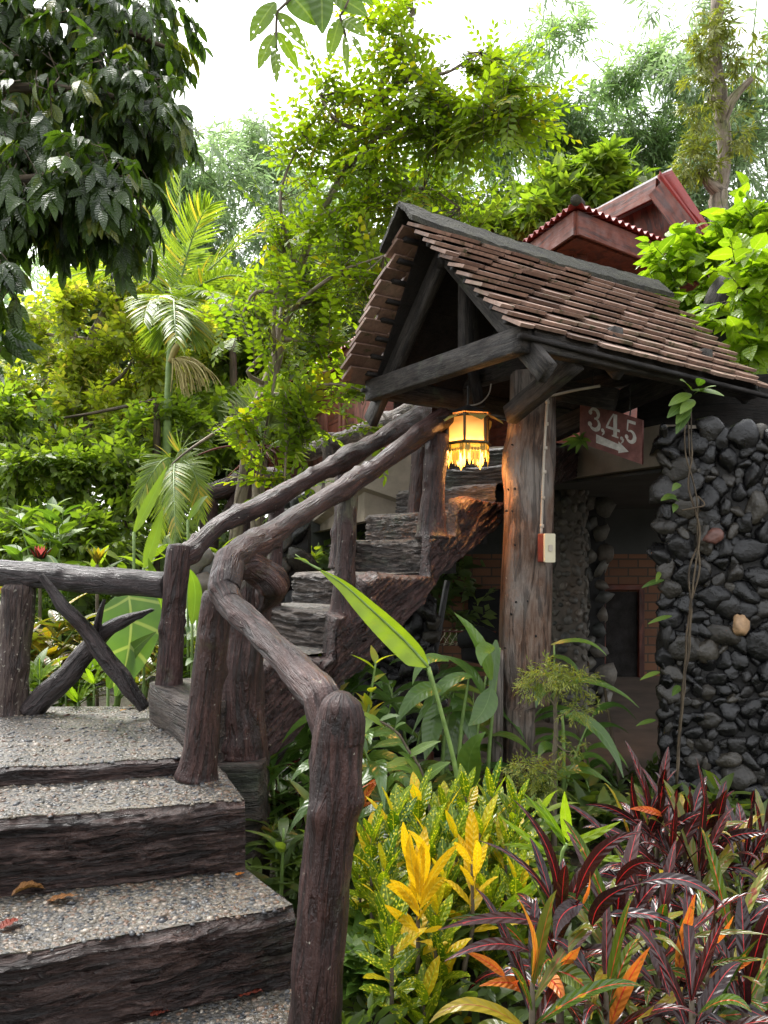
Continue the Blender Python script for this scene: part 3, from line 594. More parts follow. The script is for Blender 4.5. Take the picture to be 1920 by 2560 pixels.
# main post
pc = [P(1296, 2050, 4.2), P(1300, 1800, 4.2), P(1308, 1700, 4.2), P(1312, 1500, 4.2), P(1318, 1350, 4.2), P(1322, 1200, 4.2), P(1326, 1120, 4.2), P(1330, 1020, 4.2), P(1332, 930, 4.2)]
def gpost():
    prof = [(935, 1278, 1385), (1030, 1275, 1385), (1090, 1268, 1386), (1130, 1258, 1386), (1180, 1256, 1385), (1230, 1263, 1383), (1300, 1262, 1381), (1400, 1257, 1378), (1500, 1252, 1376), (1600, 1249, 1375), (1680, 1250, 1373), (1762, 1252, 1371), (1764, 1256, 1334), (1850, 1254, 1335), (1950, 1250, 1336), (2060, 1248, 1340)]
    n = 150; ys = np.linspace(935, 2060, n); l = np.interp(ys, [p[0] for p in prof], [p[1] for p in prof]); r = np.interp(ys, [p[0] for p in prof], [p[2] for p in prof])
    ns = 40; th = np.arange(ns)/ns*2*np.pi; V = np.zeros((ns, n, 3)); R = np.zeros((ns, n, 3)); Y0 = 4.2
    for j in range(n):
        c = P((l[j]+r[j])/2, ys[j], Y0); w = (r[j]-l[j])/2/F*Y0; x = np.cos(th); y = np.sin(th); k = (np.abs(x)**3.2+np.abs(y)**3.2)**(1/3.2)
        rest = np.stack([x*.13, y*.12, 0*x+c[2]], -1); d = 1+.03*fbm(rest*[50, 50, 3], 3)+.02*perlin(rest*[9, 9, 4]); d -= .05*np.maximum(0, .12-np.abs(fbm(rest*[26, 26, 1.6]+5, 2)))/.12
        V[:, j] = c+np.stack([x/k*w*d, y/k*.12*d, 0*x], -1); R[:, j] = rest
    mb = MB(); mb.add(V, gridfaces(ns, n, True), R); return mb.build('post', M['greypost'], gate)
gp = gpost()
for (px, py) in ((1281, 1112), (1271, 1224), (1287, 1222), (1266, 1277), (1281, 1278), (1290, 1505), (1320, 1503), (1278, 1535), (1262, 1620), (1287, 1362), (1339, 1590), (1300, 1700)):
    mb = MB(); C = P(px, py, 4.2-.118); pebbles(mb, C[None], (0, -1, .0001), np.array([.009]), .3, 0, .1); mb.build('nail_hole', M['dark'], gp)
mb = MB(); beam(mb, P(1241, 2060, 4.12), P(1243, 1625, 4.12), .055, .09, (0, 1, 0)); mb.build('side_plank', M['greypost'], gate)
# roof frame
def slope_h(w): return 1.60-1.06*abs(w)
mb = MB(); hb = .95
beam(mb, Rf(-.03, .64, hb), Rf(-.03, -.64, hb+.0), .07, .115); mb.build('tie_beam', M['timber'], gate)
for tt in (.62, 1.35):
    mb = MB(); beam(mb, Rf(tt, .6, hb+.12), Rf(tt, -.6, hb+.12), .07, .1); mb.build('tie_beam', M['timber'], gate)
for w in (.62, -.6):
    mb = MB(); beam(mb, Rf(.01, w, hb+.01), Rf(1.72, w, hb-.01), .07, .11); mb.build('wall_plate', M['timber'], gate)
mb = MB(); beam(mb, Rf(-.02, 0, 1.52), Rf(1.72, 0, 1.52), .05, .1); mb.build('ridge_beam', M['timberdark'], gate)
for tt in (0.02, .62, 1.2, 1.7):
    for sg in (1, -1):
        mb = MB(); q = .72
        q = .72 if tt < .1 else .62; beam(mb, Rf(tt, sg*.0, slope_h(0)-.045), Rf(tt, sg*q, slope_h(q)-.045), .05, .1, np.array([0, 0, 1.])); mb.build('rafter', M['timber'], gate)
mb = MB(); beam(mb, Rf(.17, 0, hb+.06), Rf(.17, 0, 1.5), .1, .06, N3); mb.build('king_post', M['timber'], gate)
mb = MB(); beam(mb, P(1275, 1038, 4.02), P(1440, 900, 3.62), .07, .1); mb.build('brace', M['timber'], gate)
mb = MB(); beam(mb, P(1180, 920, 4.5), P(1200, 1018, 4.5), .06, .06, (0, 1, 0)); mb.build('lamp_bracket', M['timberdark'], gate)
mb = MB()
wa = lambda t: .905+.095*min(1, max(0, t/1.7))
nrow = 12; ex = .082; tl = .185; tw = .2
for sg in (1, -1):
    for k in range(9):
        w = .06+.66*k/8; beam(mb, Rf(-.2+.12*k/8, sg*w*wa(0), slope_h(w*wa(0))+.045), Rf(1.72, sg*w, slope_h(w)+.045), .035, .022)
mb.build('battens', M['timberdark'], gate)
# dark sheets added under the tiles to stop light coming through the gaps
for sg in (1, -1):
    mb = MB(); pl = [Rf(-.12, 0, slope_h(0)+.035), Rf(1.72, 0, slope_h(0)+.035), Rf(1.72, sg*.7, slope_h(.7)+.035), Rf(-.02, sg*.64, slope_h(.64)+.035)]; prism(mb, pl, (0, 0, -.012)); mb.build('roof_light_block', M['timberdark'], gate, smooth=False)
# tiles
for sg in (1, -1):
    mb = MB()
    for r in range(nrow):
        for c in range(-1, 11):
            t0 = -.235+.012*r+(c+.5*(r % 2))*tw
            v0 = -.235+(.012*r if sg > 0 else 0)
            if t0+.19 < v0+.03 or t0 > 1.66: continue
            t0 += rng.normal(0, .004); sc = wa(t0+tw/2)
            s1 = (.15+ex*r+rng.normal(0, .003)+ex)*.975; s0 = s1-tl; th = .017; wd = tw*.97; cl = .03
            # outline in (t, s): rounded lower end
            ol = [(0, s0), (wd, s0), (wd, s1-cl), (wd-cl*.45, s1-cl*.3), (wd-cl*1.3, s1), (cl*1.3, s1), (cl*.45, s1-cl*.3), (0, s1-cl)]
            lift0 = .046; lift1 = .09+rng.normal(0, .0025); sk = rng.normal(0, .012)
            top = []
            for (a, s) in ol:
                k = (s-s0)/tl; w = s*.687*sc; h = slope_h(0)-s*.728*sc+(lift0+(lift1-lift0)*k)/.687
                top.append(Rf(min(1.73, max(v0, t0+a+sk*(s-s1))), sg*w, h))
            nn = np.array([ne_[0]*sg*.728, ne_[1]*sg*.728, .687])*-th
            prism(mb, top if sg < 0 else top, nn, (0, 0, float(np.clip(.5+rng.normal(0, .13), 0, 1))))
    mb.build('tiles', M['terra'], gate, smooth=False)
# ridge cap
mb = MB(); n = 70
for sg in (1, -1):
    G = np.zeros((n, 6, 3)); G2_ = np.zeros((n, 6, 3))
    for i in range(n):
        t_ = -.27+1.99*i/(n-1)
        for j in range(6):
            w = sg*.023*j*(1.0 if sg > 0 else 1.5); z = 1.735-abs(w)*1.0+.012*fbm(np.array([t_*9, j*.8, sg*3.]), 3)-(.02*(t_+.1) if t_ < 0 else 0)-.012*math.sin(t_*2.2); wj = w+sg*(.01*fbm(np.array([t_*13, 7, sg*3.]), 3) if j == 5 else 0)
            G[i, j] = Rf(t_, wj, z); G2_[i, j] = Rf(t_, wj, z-.028)
    mb.add(G, gridfaces(n, 6)); mb.add(G2_, gridfaces(n, 6)); mb.add(np.stack([G[:, 5], G2_[:, 5]], 1), gridfaces(n, 2)); mb.add(np.stack([G[0], G2_[0]], 1), gridfaces(6, 2)); mb.add(np.stack([G[-1], G2_[-1]], 1), gridfaces(6, 2))
mb.build('ridge_cap', M['cap'], gate)
# conduit and switch box
cd = thing('switch_box', 'cream switch box with maroon side, fed by a thin conduit down the gate post', 'switch box')
mb = MB(); pts = [P(1500, 965, 4.02), P(1440, 975, 4.02), P(1385, 988, 4.05), P(1372, 990, 4.06), P(1368, 1010, 4.06), P(1362, 1100, 4.06), P(1357, 1220, 4.06), P(1353, 1335, 4.06)]
tube(mb, pts, .0075, 8, .02); 
for y in (1005, 1060, 1120, 1180, 1245, 1315): tube(mb, [P(1369-(y-1000)*.045, y-4, 4.06), P(1369-(y-1000)*.045, y+4, 4.06)], .0115, 8, .01)
mb.build('conduit', M['conduit'], cd)
mb = MB(); q = P(1371, 1370, 4.03); 
def boxr(mb, c, sx, sy, sz, rz, bev=.006, lf=(0, 0, .5)):
    pr = []
    for (x, y) in ((-1, -1), (1, -1), (1, 1), (-1, 1)):
        for k in range(4):
            a = math.atan2(y, x)-math.pi/4+k*math.pi/6; pr.append((x*(sx/2-bev)+bev*math.cos(a), y*(sy/2-bev)+bev*math.sin(a)))
    ca, sa = math.cos(rz), math.sin(rz)
    # profile in local x / z, extruded in local y
    pl = [np.array(c)+[x*ca+sz/2*sa, x*sa-sz/2*ca, y] for x, y in pr]
    prism(mb, pl, (-sz*sa, sz*ca, 0), lf)
boxr(mb, q+[.0, -.026, 0], .066, .15, .012, .42); mb.build('cover', M['cream'], cd, smooth=False)
mb = MB(); boxr(mb, q+[-.012, .006, 0], .068, .15, .05, .42); mb.build('case', M['maroon'], cd, smooth=False)
mb = MB(); boxr(mb, q+[.004, -.034, 0], .024, .034, .006, .42); mb.build('switch', M['conduit'], cd, smooth=False)
# sign
sg_ = thing('hanging_sign', 'hanging brown board painted 3,4,5 with a white right arrow', 'sign')
ss0 = P(1450, 1003, 4.55); ss1 = P(1606, 1048, 4.25); X3 = ss1-ss0; X3[2] -= .0; W = np.linalg.norm(X3); X3 = X3/W; Z3 = nrm(P(1450, 1003, 4.55)-P(1449, 1092, 4.55)); hgt = .245
Nn = nrm(np.cross(X3, Z3)); 
def SP(x, z, d=0): return ss0+X3*x*W+Z3*(z-1)*hgt+Nn*d
mb = MB(); prism(mb, [SP(0, 0), SP(1, -.02), SP(1.0, .98), SP(.5, 1.01), SP(0, 1)], Nn*-.016); mb.build('board', M['signboard'], sg_, smooth=False)
def ribbon(mb, pts, wd, d):
    pts = np.array(pts, float); n = len(pts); wd = np.broadcast_to(wd, (n,)); asp = W/hgt
    q = pts*[asp, 1]; T = nrm(np.gradient(q, axis=0)); Nr = np.stack([-T[:, 1], T[:, 0]], -1)
    V = []
    for i in range(n):
        for s in (-1, 1): x, z = q[i]+Nr[i]*s*wd[i]/2; V.append(SP(x/asp, z, d))
    mb.add(V, gridfaces(n, 2))
def arc(cx, cy, rx, ry, a0, a1, n=16): return [(cx+rx*math.cos(math.radians(a)), cy+ry*math.sin(math.radians(a))) for a in np.linspace(a0, a1, n)]
def disc(mb, x, z, r, d):
    asp = W/hgt; prism(mb, [SP(x+r/asp*math.cos(a), z+r*math.sin(a), d) for a in np.linspace(0, 6.28, 13)[:-1]], Nn*.0004)
mb = MB(); dd = .001
# 3
ribbon(mb, arc(.245, .80, .068, .115, 165, -90, 18), list(np.linspace(.05, .095, 9))+list(np.linspace(.1, .035, 9)), .0012)
ribbon(mb, arc(.25, .565, .08, .135, 90, -165, 18), list(np.linspace(.03, .1, 9))+list(np.linspace(.105, .05, 9)), .0018)
disc(mb, .182, .81, .055, .0024); disc(mb, .176, .53, .06, .0026)
def comma(x, z): disc(mb, x, z, .045, .0012); ribbon(mb, [(x+.02, z), (x+.018, z-.06), (x-.01, z-.12)], [.06, .045, .015], .0016)
comma(.385, .47)
# 4
ribbon(mb, [(.585, .93), (.585, .42)], .105, .0012); ribbon(mb, [(.56, .93), (.5, .76), (.455, .60)], [.03, .045, .05], .0018); ribbon(mb, [(.44, .585), (.66, .575)], .06, .0022); ribbon(mb, [(.535, .42), (.64, .415)], .035, .0024)
comma(.69, .42)
# 5
ribbon(mb, [(.775, .86), (.9, .86)], .07, .0012); ribbon(mb, [(.785, .88), (.775, .64)], [.04, .035], .0016); ribbon(mb, arc(.825, .53, .065, .125, 125, -165, 18), list(np.linspace(.03, .1, 9))+list(np.linspace(.1, .045, 9)), .002); disc(mb, .768, .5, .05, .0025)
mb.build('lettering', M['white'], sg_, smooth=False)
mb = MB(); prism(mb, [SP(.28, .13, .0012), SP(.64, .115, .0012), SP(.64, .06, .0012), SP(.80, .17, .0012), SP(.64, .33, .0012), SP(.64, .265, .0012), SP(.28, .33, .0012)], Nn*.0006); mb.build('arrow', M['white'], sg_, smooth=False)
for x in (.2, .8):
    mb = MB(); p = SP(x, 1.0, -.008); 
    for k in range(7): tube(mb, [p+[0, 0, .028*k], p+[.003*(-1)**k, 0, .028*k+.03]], .004, 6, .01)
    mb.build('chain', M['iron'], sg_)
# plank carrying sign
mb = MB(); beam(mb, P(1395, 975, 4.5), P(1540, 1000, 4.28), .05, .12); beam(mb, P(1380, 1080, 4.9), P(1700, 940, 4.3), .09, .12); mb.build('sign_bearer', M['timber'], gate)
# ================= lantern =================
lan = thing('hanging_lantern', 'lit amber glass lantern with cut-out yellow leaf skirt, under the gate roof', 'lantern')
lc = P(1170, 1090, 4.15); lr = .116
def hx(r, z, k, rot=.26): a = rot+k*math.pi/3; return lc+[r*math.cos(a), r*math.sin(a), z]
mb = MB(); ztop = .1; zmid = -.035
for k in range(6):
    a, b = hx(lr*.92, ztop, k), hx(lr*.92, ztop, k+1); c, d = hx(lr*.92, zmid, k), hx(lr*.92, zmid, k+1)
    mb.add([c, d, b, a], [(0, 1, 2, 3)], None, np.array([[0, 0, 0], [0, 0, 0], [1, 0, 0], [1, 0, 0]]))
mb.build('glass', M['glass'], lan, smooth=False)
mb = MB()
for k in range(6):
    beam(mb, hx(lr, zmid-.01, k), hx(lr, ztop+.01, k), .014, .014, (0, 1, 0)); beam(mb, hx(lr, ztop, k), hx(lr, ztop, k+1), .012, .016); beam(mb, hx(lr*1.08, zmid-.01, k), hx(lr*1.08, zmid-.01, k+1), .02, .016)
mb.build('frame', M['brass'], lan, smooth=False)
mb = MB(); top = [hx(lr*1.25, ztop+.01, k) for k in range(6)]; ap = lc+[0, 0, ztop+.07]; mb.add(top+[ap], [(k, (k+1) % 6, 6) for k in range(6)]); tube(mb, [lc+[0, 0, ztop+.05], lc+[0, 0, ztop+.17]], .006, 8, .02); mb.build('canopy', M['iron'], lan, smooth=False)
mb = MB()
for k in range(6):
    a, b = hx(lr*1.06, zmid-.018, k), hx(lr*1.06, zmid-.018, k+1); X_ = (b-a); dn = np.array([0, 0, -1.])
    Q = lambda x, y: a+X_*x+dn*y
    def tri(c, w, y0, y1): 
        pl = [(c-w*.5, y0), (c-w, y0+(y1-y0)*.45), (c-w*.7, y0+(y1-y0)*.8), (c-w*.1, y1), (c+w*.1, y1), (c+w*.7, y0+(y1-y0)*.8), (c+w, y0+(y1-y0)*.45), (c+w*.5, y0)]
        prism(mb, [Q(x, y) for x, y in pl], nrm(np.cross(X_, dn))*.0012)
    tri(.5, .1, .02, .12); tri(.36, .085, .02, .1); tri(.64, .085, .02, .1); tri(.1, .08, 0, .085); tri(.9, .08, 0, .085); tri(.22, .06, 0, .055); tri(.78, .06, 0, .055)
    prism(mb, [Q(0, 0), Q(0, .035), Q(1, .035), Q(1, 0)], nrm(np.cross(X_, dn))*.001)
mb.build('skirt', M['petal'], lan, smooth=False)
mb = MB()
for k in range(6):
    a = hx(lr*1.0, ztop-.0, k, .26+math.pi/6); o_ = nrm((a-lc)*[1, 1, 0]); sd = np.array([-o_[1], o_[0], 0])
    pl = [a-sd*.045, a+o_*.03-sd*.05+[0, 0, -.012], a+o_*.065-sd*.02+[0, 0, -.03], a+o_*.075+[0, 0, -.045], a+o_*.065+sd*.02+[0, 0, -.03], a+o_*.03+sd*.05+[0, 0, -.012], a+sd*.045]
    prism(mb, pl, (0, 0, .0012))
mb.build('petals', M['petal'], lan, smooth=False)
mb = MB(); pebbles(mb, (lc+[.0, 0, -.02])[None], (0, 0, 1), np.array([.024]), 1.3, 1, 0, .05); mb.build('bulb', M['bulb'], lan)
ld = bpy.data.lights.new('lantern_light', 'POINT'); ld.energy = 6; ld.color = (1, .45, .13); ld.shadow_soft_size = .03; lo = bpy.data.objects.new('lantern_light', ld); col.objects.link(lo); lo.location = lc+[0, 0, -.085]; lo.parent = lan
mb = MB(); tube(mb, [P(1178, 1045, 4.15), P(1160, 1020, 4.2), P(1200, 1008, 4.2), P(1222, 985, 4.25), P(1228, 960, 4.3)], .004, 6, .02); mb.build('cable', M['conduit'], lan)
# ================= river-stone tower and walls =================
def stone_face(mb, mo, A, Bp, z0, z1, rmin, rmax, flat, lvl=1, tries=5000, thick=.3, back=None):
    A = np.array([*A, 0.]); Bp = np.array([*Bp, 0.]); w = np.linalg.norm(Bp-A); X_ = (Bp-A)/w; n = np.array([X_[1], -X_[0], 0])
    pts, R = packed(w, z1-z0, rmin, rmax, tries); C = A+X_*pts[:, :1]+np.array([0, 0, 1.])*(pts[:, 1:2]+z0)+n*.004
    pebbles(mb, C, n, R*1.72, flat*.8, lvl+(1 if lvl else 0), .3, .5, .55)
    if mo is not None: prism(mo, [A+[0, 0, z0], Bp+[0, 0, z0], Bp+[0, 0, z1], A+[0, 0, z1]], -n*thick if back is None else np.array(back))
    return n
tower = thing('stone_pier', 'tall pier faced with black river stones, right of the gate', 'stone pier')
ta = ((1662-960)/F*4.05, 4.05); tb_ = (2.75, 3.75); mb = MB(); mo = MB()
stone_face(mb, mo, ta, tb_, E-1.4, P(1645, 1078, 4.05)[2], .018, .062, .6, 1, 30000, .7, (.32, .7, 0))
stone_face(mb, None, (ta[0]+.32, ta[1]+.7), ta, E-1.4, P(1645, 1078, 4.05)[2], .03, .07, .5, 1, 2500)
mb.build('stones', M['blackstone'], tower); mo.build('mortar', M['mortar'], tower, smooth=False)
mb = MB(); pebbles(mb, P(1852, 1562, 3.92)[None], (-.1, -1, 0), np.array([.062]), .6, 2, .3, .3, .6); mb.build('tan_stone', M['tanstone'], tower)
mb = MB(); pebbles(mb, P(1782, 1342, 3.95)[None], (-.1, -1, 0), np.array([.055]), .6, 2, .3, .3, .6); mb.build('red_stone', M['redstone'], tower)
mb = MB(); q = P(1645, 1078, 4.05)[2]; lumpy(mb, 2.25, 4.27, 1.42, .8, q-.06, q+.012, .03, -.24, 9); mb.build('coping', M['mortar'], tower)
wl = thing('stone_wall', 'low wall of dark river stones under the stairs', 'stone wall')
mb = MB(); mo = MB(); stone_face(mb, mo, ((880-960)/F*4.9, 4.9), ((1092-960)/F*4.9, 4.9), E-1.4, P(1000, 1500, 4.9)[2], .03, .085, .6, 1, 2500, .3)
mb.build('stones', M['blackstone'], wl); mo.build('mortar', M['mortar'], wl, smooth=False)
w2 = thing('stone_wall', 'rough grey fieldstone wall behind the landing newels', 'stone wall')
mb = MB(); mo = MB(); stone_face(mb, mo, ((475-960)/F*5.2, 5.2), ((640-960)/F*5.2, 5.2), E-1.3, P(700, 1395, 5.2)[2], .05, .11, .5, 1, 1500, .3); mb.build('stones', M['greystone'], w2); mo.build('mortar', M['mortar'], w2, smooth=False)
w3 = thing('stone_column', 'dark fieldstone column under the concrete deck, left of the stairs', 'column')
mb = MB(); mo = MB(); stone_face(mb, mo, ((698-960)/F*6., 6.), ((770-960)/F*6., 6.), E-1.3, E+.42, .05, .1, .4, 1, 1200, .25); mb.build('stones', M['blackstone'], w3); mo.build('mortar', M['mortar'], w3, smooth=False)
w4 = thing('stone_column', 'round column set with pale field stones, behind the gate post', 'column')
mb = MB(); mo = MB(); cx, cy = (1412-960)/F*6.0, 6.0; rr = .17
tube(mo, [(cx, cy, E-1.3), (cx, cy, E+.6)], rr, 24, .1)
pts, R_ = packed(2*np.pi*rr, 1.85, .018, .05, 9000)
aa = pts[:, 0]/rr; nn_ = np.stack([np.cos(aa), np.sin(aa), 0*aa+1e-3], -1)
for i in range(len(pts)): pebbles(mb, (np.array([cx, cy, E-1.28+pts[i, 1]])+nn_[i]*rr)[None], nn_[i], R_[i:i+1]*1.2, .25, 0, .3, .4)
mb.build('stones', M['greystone'], w4); mo.build('mortar', M['palemortar'], w4)
# ================= house =================
deck = thing('house_deck', 'bare concrete deck slab at the top of the stairs', 'deck')
mb = MB(); poly = [(-1.15, 9.9), (-.2, 5.75), (.25, 5.65), (1.28, 5.2), (1.62, 4.5), (5, 5.0), (6.5, 14), (-1., 14)]
prism(mb, [(x, y, E+.53) for x, y in poly], (0, 0, .24)); mb.build('slab', M['plaster'], deck, smooth=False)
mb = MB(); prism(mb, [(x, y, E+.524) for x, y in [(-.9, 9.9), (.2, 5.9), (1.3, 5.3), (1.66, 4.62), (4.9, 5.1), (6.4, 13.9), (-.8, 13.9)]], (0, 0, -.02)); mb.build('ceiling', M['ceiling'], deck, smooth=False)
mb = MB(); A_ = (-.2, 5.75); prism(mb, [(-1.15, 9.9, E+.25), (-.2, 5.75, E+.25), (.3, 5.6, E+.35), (.3, 5.6, E+.53), (-.2, 5.75, E+.53), (-1.15, 9.9, E+.53)], (.05, .12, 0)); mb.build('edge_beam', M['plaster'], deck, smooth=False)
und = thing('undercroft_wall', 'brick wall with plastered top at the back of the dark undercroft', 'wall')
yb = 8.2
def wallrect(mb, x0, x1, z0, z1, y, th=.1):
    V = np.array([(x0, y, z0), (x1, y, z0), (x1, y, z1), (x0, y, z1)], float); R = V[:, [0, 2, 1]]*1.0
    W_ = np.vstack([V, V+[0, th, 0]]); R = np.vstack([R, R]); mb.add(W_, [(0, 1, 2, 3), (5, 4, 7, 6), (0, 4, 5, 1), (3, 2, 6, 7), (1, 5, 6, 2), (0, 3, 7, 4)], R)
mb = MB(); wallrect(mb, -1.2, 5.5, E-1.3, E+.02, yb); mb.build('brickwork', M['brick'], und, smooth=False)
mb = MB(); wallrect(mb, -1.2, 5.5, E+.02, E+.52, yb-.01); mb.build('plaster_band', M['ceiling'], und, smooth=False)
d1 = MB(); x0 = (1508-960)/F*yb; x1 = (1590-960)/F*yb; wallrect(d1, x0, x1, E-1.3, E-.38, yb-.05, .04); dr = d1.build('door', M['timberdark'], und, smooth=False)
d1 = MB(); 
for (a, b) in (((x0-.03, yb-.07, E-1.3), (x0-.03, yb-.07, E-.35)), ((x1+.03, yb-.07, E-1.3), (x1+.03, yb-.07, E-.35)), ((x0-.06, yb-.07, E-.33), (x1+.06, yb-.07, E-.33))): beam(d1, a, b, .06, .06, (0, 1, 0) if a[0] == b[0] else (0, 0, 1))
d1.build('door_frame', M['redwood'], dr, smooth=False)
d1 = MB(); wallrect(d1, (1170-960)/F*yb, (1250-960)/F*yb, E-.9, E-.35, yb-.04, .03); d1.build('window', M['dark'], und, smooth=False)
w5 = thing('stone_wall', 'dark field-stone wall between the pale column and the doorway', 'stone wall')
mb = MB(); mo = MB(); stone_face(mb, mo, ((1440-960)/F*6.6, 6.6), ((1512-960)/F*6.6, 6.6), E-1.3, E+.5, .04, .08, .25, 0, 800, .2); mb.build('stones', M['greystone'], w5); mo.build('mortar', M['mortar'], w5, smooth=False)
# red timber house
hs = thing('timber_house', 'red painted timber house under corrugated roofs, above the stairs', 'house')
K2 = P(1440, 520, 7.0); dl = nrm(np.array([-.345, .939, 0])); dr_ = nrm(np.array([.80, .60, 0])); zE = K2[2]
wc = K2+dl*.35+dr_*.35
def vwall(mb, a, b, z0, z1, th=.08, boards=.16):
    a = np.array([a[0], a[1], 0.]); b = np.array([b[0], b[1], 0.]); nz = int((z1-z0)/boards); T = nrm(b-a); n = np.array([T[1], -T[0], 0])
    for k in range(nz+1):
        za = z0+k*boards; zb_ = min(z1, za+boards-.008)
        if zb_ <= za: continue
        p = [a+[0, 0, za], b+[0, 0, za], b+[0, 0, zb_], a+[0, 0, zb_]]; L = np.linalg.norm(b-a)
        R = [(0, za, 0), (0, za, L), (0, zb_, L), (0, zb_, 0)]; prism(mb, p, n*th, rest=R+R)
mb = MB(); vwall(mb, wc, wc+dl*6.5, E+.77, zE-.0); vwall(mb, wc+dr_*4, wc, E+.77, zE-.0); mb.build('wall', M['redwood'], hs, smooth=False)
mb = MB(); beam(mb, wc+[0, 0, E+.77-wc[2]], wc+[0, 0, 0], .14, .14, (0, 1, 0)); mb.build('corner_post', M['redwood'], hs, smooth=False)
for (dd_, Ln) in ((dl, 7.0), (dr_, 4.5)):
    mb = MB(); beam(mb, K2+[0, 0, -.13]+dd_*.02, K2+[0, 0, -.13]+dd_*Ln, .03, .22); mb.build('fascia', M['redwood'], hs, smooth=False)
mb = MB(); prism(mb, [K2+[0, 0, -.24]+dl*.05+dr_*.05, K2+dl*7+[0, 0, -.24]+dr_*.05, K2+dl*7+dr_*.5+[0, 0, -.24], K2+dl*.5+dr_*.5+[0, 0, -.24], K2+dr_*4.5+dl*.5+[0, 0, -.24], K2+dr_*4.5+dl*.05+[0, 0, -.24]], (0, 0, .02)); mb.build('soffit', M['redwood'], hs, smooth=False)
# corrugated hip roof: two planes rising inward, wave across the eave direction
def corr(name, o, along, L, inward, D, slope, pitch=.1, am=.022, hip=None, mat='corr'):
    n = int(L/pitch)*8; G = np.zeros((n, 2, 3)); a = np.linspace(0, L, n)
    off = am*np.cos(a/pitch*2*np.pi)
    g0 = o+along*a[:, None]-inward*.07; g0[:, 2] += off-.03
    Dj = np.minimum(D, a*hip) if hip else np.full(n, D)
    g1 = o+along*a[:, None]+inward*Dj[:, None]; g1[:, 2] += off+Dj*slope
    G[:, 0] = g0; G[:, 1] = g1; mb = MB(); mb.add(G, gridfaces(n, 2)); mb.add(G-[0, 0, .006], gridfaces(n, 2)[:, ::-1]); e = np.stack([G[:, 0], G[:, 0]-[0, 0, .006]], 1); mb.add(e, gridfaces(n, 2))
    return mb.build(name, M[mat], hs)
il = nrm(dr_-dl*np.dot(dr_, dl)); ir = nrm(dl-dr_*np.dot(dr_, dl))
corr('roof', K2+[0, 0, .03], dl, 7.1, il, 1.6, .30, hip=1.2); corr('roof', K2+[0, 0, .03], dr_, 4.6, ir, 1.6, .30, hip=1.2)
mb = MB(); 
for (dd_, nn_, Ln) in ((dl, il, 7.1), (dr_, ir, 4.6)):
    for k in range(int(Ln/.1)):
        pass
mb = MB(); mb2 = MB()
tube(mb2, [K2+[0, 0, .05]-(dl+dr_)*.03, K2+(il+ir)*.9+[0, 0, .5]], .05, 10, .1); mb2.build('hip_cap', M['cap'], hs)
# upper gable
Ag = P(1642, 470, 7.9); BL = P(1478, 553, 8.9); BR = P(1742, 600, 7.6); Ag2 = Ag.copy()
bk = nrm(np.array([.25, 1, 0])); fw = nrm(np.array([-.1, -1, 0]))
mb = MB(); beam(mb, Ag, BL, .035, .2); beam(mb, Ag, BR, .035, .2); mb.build('bargeboard', M['redwood'], hs, smooth=False)
mb = MB(); At = P(1680, 432, 7.75); up_ = np.array([0, 0, .09]); 
prism(mb, [Ag+up_+fw*.02, BL+up_, BL+bk*1.5+up_, Ag+bk*1.5+up_], (0, 0, .03)); mb.build('roof', M['zinc'], hs, smooth=False)
mb = MB(); prism(mb, [Ag+up_+fw*.12, P(1765, 590, 7.5), P(1765, 590, 7.5)+bk*1.5, Ag+bk*1.5+up_], (0, 0, .03)); prism(mb, [Ag+up_+fw*.02, At, P(1790, 600, 7.4), BR+up_], (.0, .0, .03)); mb.build('roof', M['corr'], hs, smooth=False)
mb = MB(); prism(mb, [Ag+up_*1.2, At+[0, 0, .03], At+bk*1.6+[0, 0, .06], BL+up_*1.3+bk*.4], (0, 0, .02)); mb.build('ridge_sheet', M['zinc'], hs, smooth=False)
mb = MB(); prism(mb, [Ag+bk*.35, BL+bk*.35, BL*[1, 1, 0]+bk*.35+[0, 0, zE], BR*[1, 1, 0]+bk*.35+[0, 0, zE], BR+bk*.35], bk*.05); mb.build('gable_wall', M['redwood'], hs, smooth=False)
